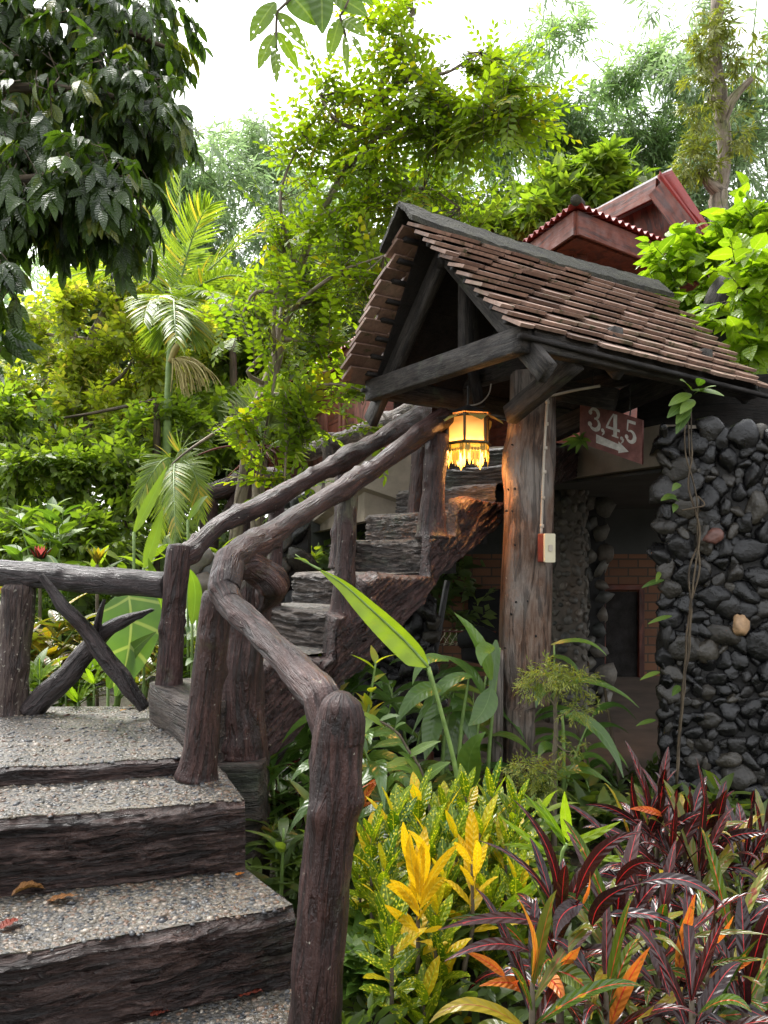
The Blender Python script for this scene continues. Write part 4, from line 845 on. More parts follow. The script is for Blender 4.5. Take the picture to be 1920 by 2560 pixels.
# lower left wing with shutters
w0 = np.array([-.03, 8.07, 0]); wd_ = nrm(np.array([-.42, .907, 0])); wn = np.array([-wd_[1], wd_[0], 0]); zw = E+2.3
mb = MB(); vwall(mb, w0+wd_*4.2, w0-wd_*.3, E+.77, zw); mb.build('wall', M['redwood'], hs, smooth=False)
e0 = np.array([*(w0+wn*.16-wd_*.5)[:2], zw]); mb = MB(); beam(mb, e0+[0, 0, -.09], e0+wd_*5+[0, 0, -.09], .03, .16); mb.build('fascia', M['redwood'], hs, smooth=False)
corr('roof', e0+[0, 0, .03], wd_, 5.0, -wn, 1.8, .55)
def onwall(px):
    k = (px-960)/F; s = (k*w0[1]-w0[0])/(wd_[0]-k*wd_[1]); return w0[:2]+wd_[:2]*s, s
for nm, x0, x1, y0, y1, off, mt in (('window', 836, 866, 1036, 1180, .10, 'dark'), ('shutter', 777, 836, 1046, 1190, .13, 'redlight'), ('corner_trim', 866, 871, 960, 1200, .13, 'redlight'), ('corner_trim', 876, 881, 960, 1200, .13, 'redlight'), ('shutter', 905, 945, 1000, 1150, .12, 'redlight')):
    (a, sa), (b, sb) = onwall(x0), onwall(x1); h0 = E-(y1-HZ)/F*(a[1]+b[1])/2; h1 = E-(y0-HZ)/F*(a[1]+b[1])/2
    h0 = max(h0, E+.8); mb = MB(); p_ = [np.array([*a, h0]), np.array([*b, h0]), np.array([*b, h1]), np.array([*a, h1])]; p_ = [q+wn*(off-.06) for q in p_]
    R = [(0, 0, h0), (0, .5, h0), (0, .5, h1), (0, 0, h1)]; prism(mb, p_, wn*.03, rest=R+R); mb.build(nm, M[mt], hs, smooth=False)
# ================= pergola at right =================
pg_ = thing('pergola', 'dark timber trellis overgrown with vines above the stone pier', 'trellis')
mb = MB(); beam(mb, P(1600, 1030, 4.9), P(2150, 1010, 4.4), .3, .34); beam(mb, P(1700, 960, 5.3), P(2100, 930, 4.9), .2, .3); mb.build('beam', M['timberdark'], pg_, smooth=False)
mb = MB(); tube(mb, [P(1835, 1090, 5.0), P(1822, 900, 5.0), P(1810, 760, 5.0), P(1850, 700, 4.95), P(1990, 650, 4.8)], [.13, .12, .11, .1, .09], 20, .03, .2, wob=.06); mb.build('log', M['timberdark'], pg_)
mb = MB(); prism(mb, [P(1760, 760, 5.6), P(1760, 1080, 5.6), P(2100, 1080, 5.4), P(2100, 700, 5.4)], (0, .1, 0)); mb.build('panel', M['timberdark'], pg_, smooth=False)
# ================= undercroft clutter =================
po = MB(); tube(po, [P(1040, 1840, 5.2), P(1085, 1640, 5.2), P(1118, 1452, 5.3)], .022, 10, .1); tag(po.build('leaning_pole', M['iron'], None), 'long dark pole leaning under the stairs beside the brick wall', 'pole')
ck = thing('clothes_rack', 'clothes rack in the undercroft with empty wire hangers', 'clothes rack')
mb = MB(); tube(mb, [P(1085, 1578, 6.2), P(1240, 1580, 6.2)], .008, 6, .2)
for x in (1090, 1236): tube(mb, [P(x, 1578, 6.2), P(x, 1800, 6.2)], .01, 6, .2)
mb.build('frame', M['redwood'], ck)
hanger = None
for k, x in enumerate((1108, 1122, 1138, 1152, 1166)):
    if k == 0:
        mb = MB(); c = P(x, 1578, 6.2); tube(mb, [c, c+[.012, 0, .01], c+[.01, 0, -.03], c+[0, 0, -.04]], .003, 6, .01)
        tube(mb, [c+[0, 0, -.04], c+[-.05, -.1, -.1], c+[.05, .1, -.1], c+[0, 0, -.04]], .0035, 6, .3); hanger = mb.build('clothes_hanger', M['cream'], None); o = hanger
    else:
        o = hanger.copy(); col.objects.link(o); o.location = ((x-1108)/F*6.2, 0, 0)
    tag(o, 'pale wire hanger on the clothes rack rail in the dark undercroft', 'hanger', 'wire hangers on the rack')
mb = MB(); c = P(1195, 1592, 6.2)
tube(mb, [P(1150, 1600, 6.15), P(1195, 1590, 6.1), P(1238, 1604, 6.15)], [.05, .07, .05], 12, .03, .2, wob=.02); tube(mb, [P(1196, 1600, 6.15), P(1196, 1650, 6.15)], [.14, .12], 12, .03, .2, flat=.4); tag(mb.build('hung_clothes', M['dark'], None), 'black garment hanging from the clothes rack in the undercroft', 'clothes')
for (a, b, lb) in (((1508, 1700), (1560, 2030), 'thin brown cane leaning beside the undercroft doorway'), ((1440, 1800), (1462, 1950), 'short brown cane upright in plants behind the gate post')):
    mb = MB(); tube(mb, [P(*a, 4.4), P(*b, 4.35)], .009, 8, .1); tag(mb.build('garden_cane', M['trunkdark'], None), lb, 'cane')
mb = MB(); tube(mb, [P(1072, 1995, 4.3), P(1077, 1880, 4.3)], .018, 8, .05); tag(mb.build('garden_stake', M['redwood'], None), 'short reddish stake among the ginger leaves', 'stake')
# ================= vegetation =================
def twigs(mb, A, B, r):
    """thin three-sided twigs from A to B"""
    T = nrm(B-A); s = nrm(np.cross(T, [.3, .5, .81])); q = np.cross(T, s); n = len(A); V = np.zeros((n, 6, 3)); r = np.broadcast_to(r, (n,))[:, None]
    for k in range(3):
        a = k*2.094; o = s*math.cos(a)+q*math.sin(a); V[:, k] = A+o*r; V[:, k+3] = B+o*r*.5
    f = np.array([[0, 1, 4, 3], [1, 2, 5, 4], [2, 0, 3, 5]]); mb.add(V.reshape(-1, 3), (f[None]+np.arange(n)[:, None, None]*6).reshape(-1, 4))
UP = np.array([0, 0, 1.])
def sprays(mb, tw, C, D, per, twL, L, W, side=55, droop=.3, far=True, nseg=3, prof='oval', jit=.25, bend=.5, fold=.25, start=.15, twr=.003, terminal=True, flat=.3):
    n = len(C); D = nrm(D); k = np.arange(per); u_ = UP+rng.normal(0, flat, (n, 3)); s = nrm(np.cross(D, u_)); up = np.cross(s, D)
    sc = rng.uniform(.75, 1.2, n); q = start+(1-start)*k/(per-1)
    sgn = np.where(k % 2 == 0, 1, -1); tl = twL*sc
    sag = droop*.35
    pos = C[:, None]+D[:, None]*(tl[:, None]*q)[..., None]-UP*(tl[:, None]*q**2*sag)[..., None]
    a = np.radians(side)*(1-.5*q**2); 
    if terminal: sgn = sgn.astype(float); sgn[-1] = 0; a = a*1
    d = D[:, None]*np.cos(a*np.abs(sgn))[None, :, None]+s[:, None]*(np.sin(a)*sgn)[None, :, None]-UP*droop+rng.normal(0, jit, (n, per, 3))
    uu = up[:, None]+rng.normal(0, jit, (n, per, 3)); LL = (L*sc)[:, None]*rng.uniform(.75, 1.15, (n, per))*(.7+.3*np.sin(np.pi*(q*.8+.15)))[None]
    rn = np.clip(rng.uniform(0, 1, n)[:, None]*.6+rng.uniform(0, 1, (n, per))*.42, 0, 1)
    p = pos.reshape(-1, 3); d = d.reshape(-1, 3); uu = uu.reshape(-1, 3); LL = LL.ravel(); rn = rn.ravel()
    if far: quadleaves(mb, p, d, uu, LL, LL*W/L, rn)
    else: leaves(mb, p, d, uu, LL, LL*W/L, bend+rng.normal(0, .2, len(p)), rn, nseg, prof, fold)
    if tw is not None: twigs(tw, C, C+D*tl[:, None]-UP*(tl*sag)[:, None], twr)
def blobpts(px, py, Z, rx, ry, n, dep=1.0, thin=.0, fr=1.6, ry_m=None):
    c = P(px, py, Z); RX = rx/F*Z; RY = ry/F*Z; out = np.zeros((0, 3))
    while len(out) < n:
        v = rng.normal(size=(n*2, 3)); v = nrm(v)*(rng.uniform(0, 1, (n*2, 1))**.45); p = c+v*[RX, min(RX, RY*1.3)*dep, RY]
        k = fbm(p*fr+11, 2) > thin; out = np.vstack([out, p[k]])
        if not k.any(): thin -= .1
    out = out[:n]; return out, nrm(out-c), c
def tree(name, label, cat, leaf, blobs, trunk=None, tr=(.1, .05), bark='trunkdark', group=None, per=8, twL=.3, L=.1, W=.03, side=55, droop=.3, jit=.25, far=True, out=.6, down=0., thin=-.05, limbs=6, dep=1., fr=1.6, crown='crown', **kw):
    t = thing(name, label, cat, group); mb = MB(); tw = MB(); lb = MB(); cs = []
    for (px, py, Z, rx, ry, n) in blobs:
        C, D, c = blobpts(px, py, Z, rx, ry, n, dep, thin, fr); D = D*out+rng.normal(0, .5, D.shape)+[0, 0, .25-down]
        sprays(mb, tw, C-nrm(D)*twL*.4, D, per, twL, L, W, side, droop, far, jit=jit, **kw); cs.append((c, C))
    if trunk is not None:
        tp = np.array([P(*q) for q in trunk]); rad = np.interp(np.linspace(0, 1, len(tp)), [0, 1], tr)
        tube(lb, tp, rad, 12, .12, .08, 9, 2, .02)
        for (c, C) in cs:
            i = int(np.clip(np.argmin(np.linalg.norm(tp-c, axis=1)), 0, len(tp)-1)); 
            if i > 0 and rng.uniform() < .5: i -= 1
            a = tp[i]; m_ = (a+c)/2+rng.normal(0, .08, 3)+[0, 0, .05]; tube(lb, [a, m_, c], [tr[1]*.7, tr[1]*.5, tr[1]*.25], 7, .15, .05)
            if limbs:
                q = C[rng.choice(len(C), min(limbs, len(C)), False)]; twigs(lb, np.repeat(c[None], len(q), 0), q, tr[1]*.22)
        lb.build('trunk', M[bark], t)
    cr = mb.build(crown, M[leaf], t)
    tw.build('twigs', M['twig'], cr)
    return t
# --- far bamboo ---
def bamboo(label, leaf, blobs, culms, per=7, L=.24, W=.022, twL=.4, thin=.02, grp='bamboo clumps beyond the house', far=True):
    t = thing('bamboo_clump', label, 'bamboo', grp); mb = MB(); tw = MB(); cu = MB()
    for (px, py, Z, rx, ry, n) in blobs:
        C, D, c = blobpts(px, py, Z, rx, ry, n, .8, thin, .9); D = D*.5+rng.normal(0, .6, D.shape)+[0, 0, -.1]
        sprays(mb, tw, C, D, per, twL, L, W, 38, .45, True, jit=.3, twr=.004)
    for pts in culms: tube(cu, [P(*q) for q in pts], np.linspace(.045, .008, len(pts)), 6, .4)
    cu.build('culm', M['green_stem'], t); c_ = mb.build('crown', M[leaf], t); tw.build('twigs', M['twig'], c_)
bamboo('dense bamboo clump rising behind the areca palm, under the open sky', 'L_bamfar', [(560, 450, 15, 170, 90, 420), (700, 380, 15, 120, 100, 220), (900, 520, 15.5, 180, 120, 380), (640, 620, 14, 260, 160, 950), (480, 560, 14, 130, 140, 420), (820, 400, 15, 120, 120, 160), (690, 290, 15, 60, 40, 30), (850, 760, 14, 200, 160, 520), (1020, 480, 15, 100, 80, 150), (500, 430, 13.5, 130, 90, 300)],
       [[(700, 1300, 14), (690, 800, 14), (650, 450, 14), (560, 330, 14)], [(760, 1300, 14.4), (780, 800, 14.4), (830, 500, 14.4), (900, 350, 14.4)], [(620, 1300, 13.8), (600, 800, 13.8), (560, 500, 13.8), (480, 400, 13.6)]])
bamboo('tall airy bamboo arching against the sky above the house roof', 'L_bam', [(1400, 130, 14, 120, 70, 150), (1310, 250, 14, 110, 120, 300), (1480, 230, 14, 120, 110, 280), (1600, 230, 14, 90, 110, 220), (1300, 400, 14.5, 190, 130, 520), (1500, 380, 14.5, 220, 130, 520), (1200, 500, 14.5, 150, 90, 400), (1560, 120, 14, 60, 50, 30), (1120, 400, 15, 100, 80, 160), (1090, 560, 15, 90, 70, 140), (1650, 380, 14.5, 120, 140, 420), (1420, 300, 15, 260, 120, 200)],
       [[(1350, 900, 14.5), (1400, 500, 14.5), (1380, 250, 14.3), (1450, 100, 20)], [(1500, 900, 14.5), (1500, 500, 14.5), (1420, 300, 14.5), (1290, 200, 14.2)], [(1560, 900, 14.5), (1600, 500, 14.5), (1560, 250, 14.5), (1480, 150, 14.2)]], L=.24, thin=.02)
bamboo('feathery bamboo at the right edge behind the epiphyte-covered trunk', 'L_bamfar', [(1750, 150, 13, 90, 140, 170), (1880, 150, 13, 110, 170, 420), (1850, 420, 13, 160, 160, 760), (1700, 520, 13.5, 110, 130, 300), (1930, 600, 13, 120, 200, 380), (1380, -10, 11, 60, 14, 8), (1700, 10, 11, 90, 40, 40)],
       [[(1880, 900, 13), (1850, 500, 13), (1830, 200, 13), (1780, -50, 13)], [(1950, 900, 13), (1930, 500, 13), (1880, 200, 13), (1900, -80, 13)]], L=.2)
bamboo('drooping haze-paled bamboo low on the far left, beyond the shrubs', 'L_bamfar', [(60, 900, 16, 170, 230, 520), (250, 1000, 14, 180, 120, 420), (480, 980, 14, 160, 150, 380), (60, 660, 18, 130, 90, 90)], [[(200, 1400, 14), (180, 1000, 14), (120, 800, 14)]], L=.3, W=.03)
# --- umbrella-leaf tree behind the gate roof ---
tree('umbrella_tree', 'bushy tree with whorled bright leaves directly behind the gate ridge', 'tree', 'L_mid', [(1410, 510, 10.5, 140, 70, 260), (1480, 440, 10.5, 100, 60, 150), (1330, 550, 10.3, 110, 50, 150), (1570, 500, 10.6, 80, 50, 100), (1220, 580, 10.5, 90, 40, 90), (1480, 570, 10.6, 160, 60, 140)], [(1450, 1000, 10.5), (1450, 700, 10.5), (1440, 500, 10.5)], (.12, .06), per=7, twL=.16, L=.26, W=.05, side=85, droop=.35, terminal=False, start=.7, jit=.35)
# --- tall trunk with epiphytes ---
t = thing('tall_tree', 'tall pale trunk wrapped in hanging epiphytes near the top right corner', 'tree'); mb = MB()
tube(mb, [P(1815, 1250, 9.5), P(1812, 900, 9.5), P(1800, 560, 9.5), P(1800, 470, 9.5), P(1812, 380, 9.5), P(1800, 250, 9.5), P(1788, 120, 9.5), P(1800, -80, 9.5)], [.1, .1, .1, .095, .08, .085, .075, .06], 18, .06, .1, 9, 2, .03)
tube(mb, [P(1800, 480, 9.5), P(1770, 455, 9.4), P(1748, 420, 9.35)], [.09, .06, .035], 12, .06, .1); tube(mb, [P(1800, 310, 9.5), P(1830, 250, 9.4), P(1880, 195, 9.3)], [.08, .06, .03], 12, .06, .1); tube(mb, [P(1800, 270, 9.5), P(1770, 245, 9.45)], [.07, .03], 10, .06, .1)
mb.build('trunk', M['trunk'], t); mb = MB(); tw = MB()
for (px, py, rx, ry, n) in ((1770, 90, 60, 110, 110), (1755, 260, 50, 110, 90), (1745, 400, 60, 50, 110), (1850, 330, 30, 60, 30), (1870, 140, 60, 90, 40), (1825, 100, 30, 80, 25)):
    C, D, c = blobpts(px, py, 9.35, rx, ry, n, .5, -.05, 4); sprays(mb, tw, C, D*.5+rng.normal(0, .6, D.shape)-[0, 0, .2], 7, .1, .13, .013, 50, .4, True, jit=.3, twr=.002)
e = mb.build('epiphytes', M['epi'], t); tw.build('twigs', M['twig'], e)
# --- left mid trees ---
G_ = 'garden trees beyond the landing fence'
tree('garden_tree', 'yellow-tipped garden tree, tallest on the left below the dark foliage', 'tree', 'L_yel', [(190, 820, 9, 130, 110, 330), (330, 900, 9, 110, 110, 280), (120, 950, 8.8, 130, 90, 260), (440, 840, 9.5, 90, 90, 160), (230, 1060, 8.6, 180, 100, 360), (330, 690, 9.3, 120, 80, 190), (60, 820, 9.5, 60, 60, 60)], [(205, 1500, 9), (208, 1200, 9), (212, 1000, 9), (230, 850, 9), (300, 720, 9)], (.1, .04), 'trunk', G_, per=9, twL=.32, L=.11, W=.029, droop=.4, thin=.13, fr=2.2)
tree('garden_tree', 'dark leafy tree massed low behind the log fence rail, left side', 'tree', 'L_mid', [(90, 1180, 7.6, 180, 110, 460), (290, 1220, 7.6, 150, 100, 380), (400, 1110, 8.2, 110, 110, 280), (40, 1060, 8, 120, 80, 180), (170, 1340, 7, 220, 70, 380)], [(400, 1500, 8), (395, 1250, 8), (390, 1000, 8)], (.06, .03), 'trunkdark', G_, per=9, twL=.28, L=.11, W=.03, droop=.4, thin=.08, fr=2.2)
tree('garden_tree', 'olive-green tree filling the gap behind the palm trunk', 'tree', 'L_mid', [(560, 900, 10.5, 120, 130, 360), (640, 820, 10.5, 110, 110, 260), (570, 1060, 9.6, 120, 100, 300), (540, 760, 11, 90, 90, 180), (680, 1060, 9.5, 90, 100, 190)], [(590, 1500, 10), (590, 1100, 10), (580, 850, 10)], (.08, .04), 'trunkdark', G_, per=8, twL=.3, L=.13, W=.036, droop=.4)
tree('garden_tree', 'dark evergreen tree in shade beyond, between yellow-tipped tree and palm', 'tree', 'L_far', [(300, 780, 12, 160, 130, 480), (180, 1000, 12, 260, 160, 720), (480, 1000, 12.5, 200, 200, 700), (700, 900, 12.5, 180, 200, 560), (420, 720, 12, 130, 90, 300), (50, 1150, 11, 150, 120, 400), (850, 700, 12.5, 160, 150, 300), (880, 1000, 14.5, 220, 160, 460), (740, 1150, 14.5, 130, 130, 300), (540, 1180, 12.5, 150, 110, 340)], [(330, 1500, 12), (330, 1100, 12), (320, 850, 12)], (.12, .06), 'trunkdark', G_, per=8, twL=.45, L=.2, W=.06, droop=.3)
# undergrowth mass closing the view to the ground
mb = MB(); tw = MB()
C = np.stack([rng.uniform(-9, 1., 5200), rng.uniform(7.8, 13, 5200), np.zeros(5200)], -1); C[:, 2] = E-1.1+rng.uniform(0, 1, 5200)**.8*(1.15+.5*fbm(C*[.5, .5, 0], 2)+.08*(C[:, 1]-7.8))
sprays(mb, tw, C, rng.normal(0, .5, C.shape)+[0, -.4, .4], 7, .28, .18, .055, 60, .3, True)
und_ = mb.build('undergrowth', M['L_far'], None, kind='stuff'); tag(und_, 'dense low green undergrowth filling the slope beyond the log fence', 'undergrowth')
tw.build('twigs', M['twig'], und_)
for o in (bpy.data.objects['timber_house'],): pass
# --- palms ---
def frond(mb, rb, p0, p1, p2, n=26, L=.34, W=.016, ang=50, droop=.25, r=.014, vee=.35, side=None):
    p0, p1, p2 = map(np.asarray, (p0, p1, p2)); t = np.linspace(0, 1, 20)[:, None]; c = (1-t)**2*p0+2*t*(1-t)*p1+t*t*p2
    tube(rb, c, np.linspace(r, r*.2, 20), 6, .08)
    q = np.linspace(.12, .995, n)[:, None]; c = (1-q)**2*p0+2*q*(1-q)*p1+q*q*p2; T = nrm(2*(1-q)*(p1-p0)+2*q*(p2-p1))
    ref = UP if side is None else np.asarray(side, float); S_ = nrm(np.cross(T, ref)); Nn = np.cross(S_, T)
    for sg in (-1, 1):
        a = np.radians(ang*(1.25-.75*q)); d = T*np.cos(a)+S_*sg*np.sin(a)+Nn*vee-UP*droop+rng.normal(0, .05, c.shape)
        LL = L*(.45+.75*np.sin(np.pi*(q[:, 0]*.8+.15))**.8)*rng.uniform(.9, 1.1, n); leaves(mb, c, d, Nn+rng.normal(0, .12, c.shape), LL, W, .5+rng.normal(0, .1, n), np.clip(rng.normal(.5, .22, n), 0, 1), 5, 'strap', .35)
pal = thing('areca_palm', 'slender palm with arching feathery fronds left of centre', 'palm'); mb = MB(); rb = MB(); c = (440, 765, 8.0); c3 = P(*c)
tk = MB(); tube(tk, [P(405, 1560, 8), P(412, 1300, 8), P(418, 1080, 8), P(424, 920, 8), P(434, 800, 8), P(441, 745, 8)], [.048, .046, .042, .04, .04, .04], 14, .05, .03); tk.build('trunk', M['green_stem'], pal)
for (mx, my, dz1, ex_, ey, dz2) in ((446, 600, 0, 455, 405, 0), (478, 560, -.2, 520, 520, -.3), (540, 640, .1, 672, 560, .3), (560, 640, -.3, 668, 720, -.5), (580, 700, -.2, 692, 800, -.3), (330, 630, -.1, 150, 700, -.2), (400, 600, .2, 372, 520, .4), (380, 700, -.7, 360, 800, -1.2), (430, 700, -.9, 440, 850, -1.5), (510, 690, -.8, 560, 760, -1.3), (400, 640, .6, 340, 600, 1.1), (490, 800, -.1, 480, 850, -.2), (400, 790, .1, 405, 850, .2)):
    frond(mb, rb, c3, P(mx, my, 8+dz1), P(ex_, ey, 8+dz2), 34, .31, .0125)
f_ = mb.build('fronds', M['L_palm'], pal); rb.build('frond_ribs', M['green_stem'], f_)
mb = MB(); a0 = P(425, 905, 7.95); tube(mb, [a0, P(445, 865, 7.9), P(490, 850, 7.85)], [.03, .035, .004], 8, .03)
for k in range(60):
    th_ = rng.uniform(0, 1); e = P(435+110*th_+rng.normal(0, 8), 930+70*rng.uniform(.3, 1)*(1-.3*th_), 7.8+rng.normal(0, .12)); m_ = P(430+85*th_, 880+rng.normal(0, 8), 7.85); t_ = np.linspace(0, 1, 8)[:, None]; tube(mb, (1-t_)**2*a0+2*t_*(1-t_)*m_+t_*t_*e, .0045, 4, .1, cap=False)
mb.build('flower_strands', M['L_gold'] if 0 else plain('dry_strands', (.3, .24, .08), (.45, .38, .16), .7), pal)
yp = thing('young_palm', 'low palm with hanging fronds right of the areca palm trunk', 'palm'); mb = MB(); rb = MB()
tk = MB(); tube(tk, [P(440, 1700, 6.2), P(440, 1400, 6.2), P(438, 1150, 6.2)], [.03, .028, .02], 8, .1); tk.build('trunk', M['green_stem'], yp)
for a in (((438, 1150), (480, 1060, 0), (425, 1275, -.2)), ((438, 1150), (400, 1120, -.2), (342, 1262, -.3)), ((438, 1150), (412, 1180, .1), (395, 1350, .1)), ((438, 1150), (500, 1140, -.2), (500, 1290, -.2)), ((438, 1150), (430, 1180, -.5), (440, 1330, -.7))):
    frond(mb, rb, P(*a[0], 6.2), P(a[1][0], a[1][1], 6.2+a[1][2]), P(a[2][0], a[2][1], 6.2+a[2][2]), 34, .17, .0075, 55, .35, .007, .1, (0, -1, .2))
f_ = mb.build('fronds', M['L_palm'], yp); rb.build('frond_ribs', M['green_stem'], f_)
fp = thing('fan_palm', 'small fan palm with a skirt of dead brown stalks behind the slim tree', 'palm'); tk = MB()
tube(tk, [P(640, 1420, 6.6), P(645, 1250, 6.6), P(652, 1130, 6.6)], [.055, .05, .06], 14, .04, .12); tk.build('trunk', M['trunk'], fp); mb = MB(); rb = MB(); db = MB()
for (px, py, dz, r_) in ((690, 1000, -.2, .42), (640, 985, .2, .42), (735, 1090, -.1, .3), (600, 1060, 0, .32), (680, 1040, .3, .35)):
    a = P(655, 1130, 6.6); e = P(px, py, 6.6+dz); ax = nrm(e-a); rb2 = [a, (a+e)/2+[0, 0, .02], e]; tube(rb, rb2, [.012, .01, .008], 6, .05); e = a+(e-a)*.55
    n = 20; an = np.linspace(-1.1, 1.1, n); s = nrm(np.cross(ax, [0, 1, .1])); d = ax*np.cos(an)[:, None]+s*np.sin(an)[:, None]; leaves(mb, np.repeat(e[None], n, 0), d, np.array([0, -1., .2])+rng.normal(0, .25, (n, 3)), r_*rng.uniform(.9, 1.05, n), .017, .2, rng.uniform(0, 1, n), 4, 'strap', .4)
for k in range(26):
    a = P(652+rng.normal(0, 5), 1130, 6.55); e = P(650+rng.normal(0, 38), rng.uniform(1120, 1210), 6.45+rng.normal(0, .12)); m_ = P(650+rng.normal(0, 30), 1095, 6.5); t_ = np.linspace(0, 1, 6)[:, None]; tube(db, (1-t_)**2*a+2*t_*(1-t_)*m_+t_*t_*e, [.009]*5+[.004], 5, .1)
f_ = mb.build('fans', M['L_fan'], fp); rb.build('stalks', M['green_stem'], f_); db.build('dead_stalks', M['redwood'], fp)
# --- slim pinnate tree ---
pt = thing('slim_tree', 'slim grey-barked tree with small yellow-green leaflets reaching over the gate', 'tree'); tk = MB()
tp = [(575, 1470, 6.4), (600, 1260, 6.3), (622, 1120, 6.2), (640, 1030, 6.1), (655, 990, 6.05), (690, 905, 6.), (705, 820, 6.), (722, 740, 6.), (760, 640, 5.95), (800, 540, 5.9), (860, 430, 5.8), (905, 330, 5.7), (935, 250, 5.6), (985, 140, 5.5), (1035, 20, 5.4)]
tube(tk, [P(*q) for q in tp], [.052, .05, .048, .045, .052, .045, .042, .036, .032, .028, .024, .019, .016, .012, .007], 12, .06, .07, 9, 2, .01)
br = [[(688, 900, 6), (684, 800, 5.9), (700, 700, 5.9), (715, 640, 5.9)], [(700, 840, 6), (745, 760, 5.7), (850, 680, 5.5), (960, 640, 5.3), (1040, 600, 5.2)], [(860, 430, 5.8), (960, 330, 5.5), (1100, 270, 5.3), (1260, 290, 5.2)], [(905, 330, 5.7), (840, 300, 5.6), (800, 240, 5.6)], [(800, 540, 5.9), (920, 500, 5.6), (1060, 470, 5.5), (1150, 520, 5.4)], [(745, 690, 6), (700, 500, 5.8), (760, 330, 5.7)], [(655, 985, 6), (600, 1040, 5.8), (480, 1120, 5.6), (430, 1160, 5.6)], [(655, 985, 6), (720, 985, 5.7), (830, 960, 5.6), (920, 980, 5.5)], [(722, 740, 6), (640, 730, 5.8), (600, 800, 5.8)], [(705, 850, 6), (800, 850, 5.7), (900, 860, 5.5)], [(720, 985, 5.7), (716, 1100, 5.6), (710, 1230, 5.6)], [(935, 250, 5.6), (1020, 200, 5.4), (1120, 180, 5.3), (1200, 130, 5.2)], [(660, 960, 6), (620, 930, 5.9), (690, 880, 5.8), (660, 1100, 5.8), (640, 1200, 5.8)]]
for b_ in br: tube(tk, [P(*q) for q in b_], np.linspace(.02, .005, len(b_)), 7, .08, .04)
tk.build('trunk', M['trunk'], pt); mb = MB(); tw = MB()
def along(b_, s0=.15):
    q = catmull([P(*p) for p in b_], .05); k = rng.uniform(s0, 1, 1); return q
for (px, py, Z, rx, ry, n) in ((1010, 90, 5.4, 90, 110, 34), (960, 250, 5.5, 80, 100, 30), (1090, 260, 5.3, 120, 60, 44), (1220, 290, 5.2, 110, 60, 56), (1080, 350, 5.3, 150, 40, 34), (840, 250, 5.6, 70, 90, 26), (790, 400, 5.8, 90, 110, 34), (900, 420, 5.7, 100, 80, 30), (1040, 500, 5.5, 150, 60, 46), (1120, 570, 5.4, 90, 40, 14), (700, 600, 5.9, 80, 90, 20), (880, 600, 5.7, 110, 90, 46), (790, 740, 5.8, 110, 90, 44), (940, 720, 5.5, 80, 70, 26), (620, 830, 5.8, 70, 90, 14), (800, 850, 5.7, 80, 70, 30), (730, 1010, 5.8, 60, 60, 12), (900, 985, 5.6, 50, 40, 10), (750, 1100, 5.6, 40, 110, 24), (560, 1060, 5.7, 80, 50, 14), (740, 1200, 5.7, 60, 60, 14), (1160, 160, 5.2, 90, 40, 16), (1250, 210, 5.2, 70, 40, 14), (945, 1075, 5.4, 30, 25, 5)):
    C, D, c = blobpts(px, py, Z, rx, ry, n, .7, -.15, 2); D = D*.6+rng.normal(0, .5, D.shape)+[0, 0, .05]; D[:, 1] *= .6
    L_ = .078 if py < 850 else .09; n = int(n*(.45 if 480 < py < 960 else .62)); Z = Z+(.7 if px < 800 and py > 550 else 0)
    sprays(mb, tw, C-nrm(D)*.15, D, 17, .46, L_, L_*.3, 70, .16, False, 2, 'obov', .07, .3, .2, .08, .0028, flat=.15)
    tq = np.array([P(*p) for b_ in br+[tp] for p in b_]); i = [int(np.argmin(np.linalg.norm(tq-x, axis=1))) for x in C]; twigs(tw, tq[i], C-nrm(D)*.15, .0045)
f_ = mb.build('crown', M['L_pin'], pt); tw.build('twigs', M['twig'], f_)
# --- big dark-leaved tree top left ---
dt = thing('broadleaf_tree', 'overhanging tree with large glossy dark drooping leaves, top left corner', 'tree'); tk = MB(); mb = MB(); tw = MB()
tube(tk, [P(-1500, 2100, 4.2), P(-1400, 1200, 4.2), P(-1200, 300, 4.3), P(-900, -200, 4.3)], [.2, .17, .14, .1], 14, .1, .06)
for b_ in ([(-1200, 300, 4.3), (-400, 250, 4.1), (100, 220, 3.9), (380, 260, 3.8)], [(-1200, 300, 4.3), (-300, 500, 3.8), (60, 450, 3.6), (250, 430, 3.5)], [(-900, -200, 4.3), (-100, 0, 4.2), (250, 60, 4.2), (420, 120, 4.2)], [(-1300, 700, 4.2), (-400, 620, 3.6), (-60, 650, 3.4)]): tube(tk, [P(*q) for q in b_], np.linspace(.05, .01, len(b_)), 8, .08)
tk.build('trunk', M['trunkdark'], dt)
for (px, py, Z, rx, ry, n) in ((60, 60, 4.2, 190, 170, 120), (270, 80, 4.2, 170, 150, 95), (410, 60, 4.4, 60, 110, 22), (120, 290, 3.8, 200, 150, 105), (330, 270, 3.9, 130, 140, 80), (420, 250, 4.1, 50, 100, 14), (110, 480, 3.5, 170, 90, 62), (270, 470, 3.6, 120, 100, 56), (20, 680, 3.2, 45, 80, 9), (-60, 500, 3.4, 120, 200, 30), (-150, 200, 4, 200, 300, 50), (-10, 930, 3.1, 26, 40, 4)):
    C, D, c = blobpts(px, py, Z, rx, ry, n, .9, -.2, 2.2); D = D*.35+rng.normal(0, .4, D.shape)+[0, -.15, -.5]
    n = len(C)
    sprays(mb, tw, C, D, 11, .17, .128, .0235, 55, 1.1, False, 4, 'lance', .28, .55, .18, .25, .003)
    twigs(tw, (C+[-.08, .05, .1]+rng.normal(0, .04, C.shape))[::2], C[::2], .004)
f_ = mb.build('crown', M['L_dark'], dt); tw.build('twigs', M['trunkdark'], f_)
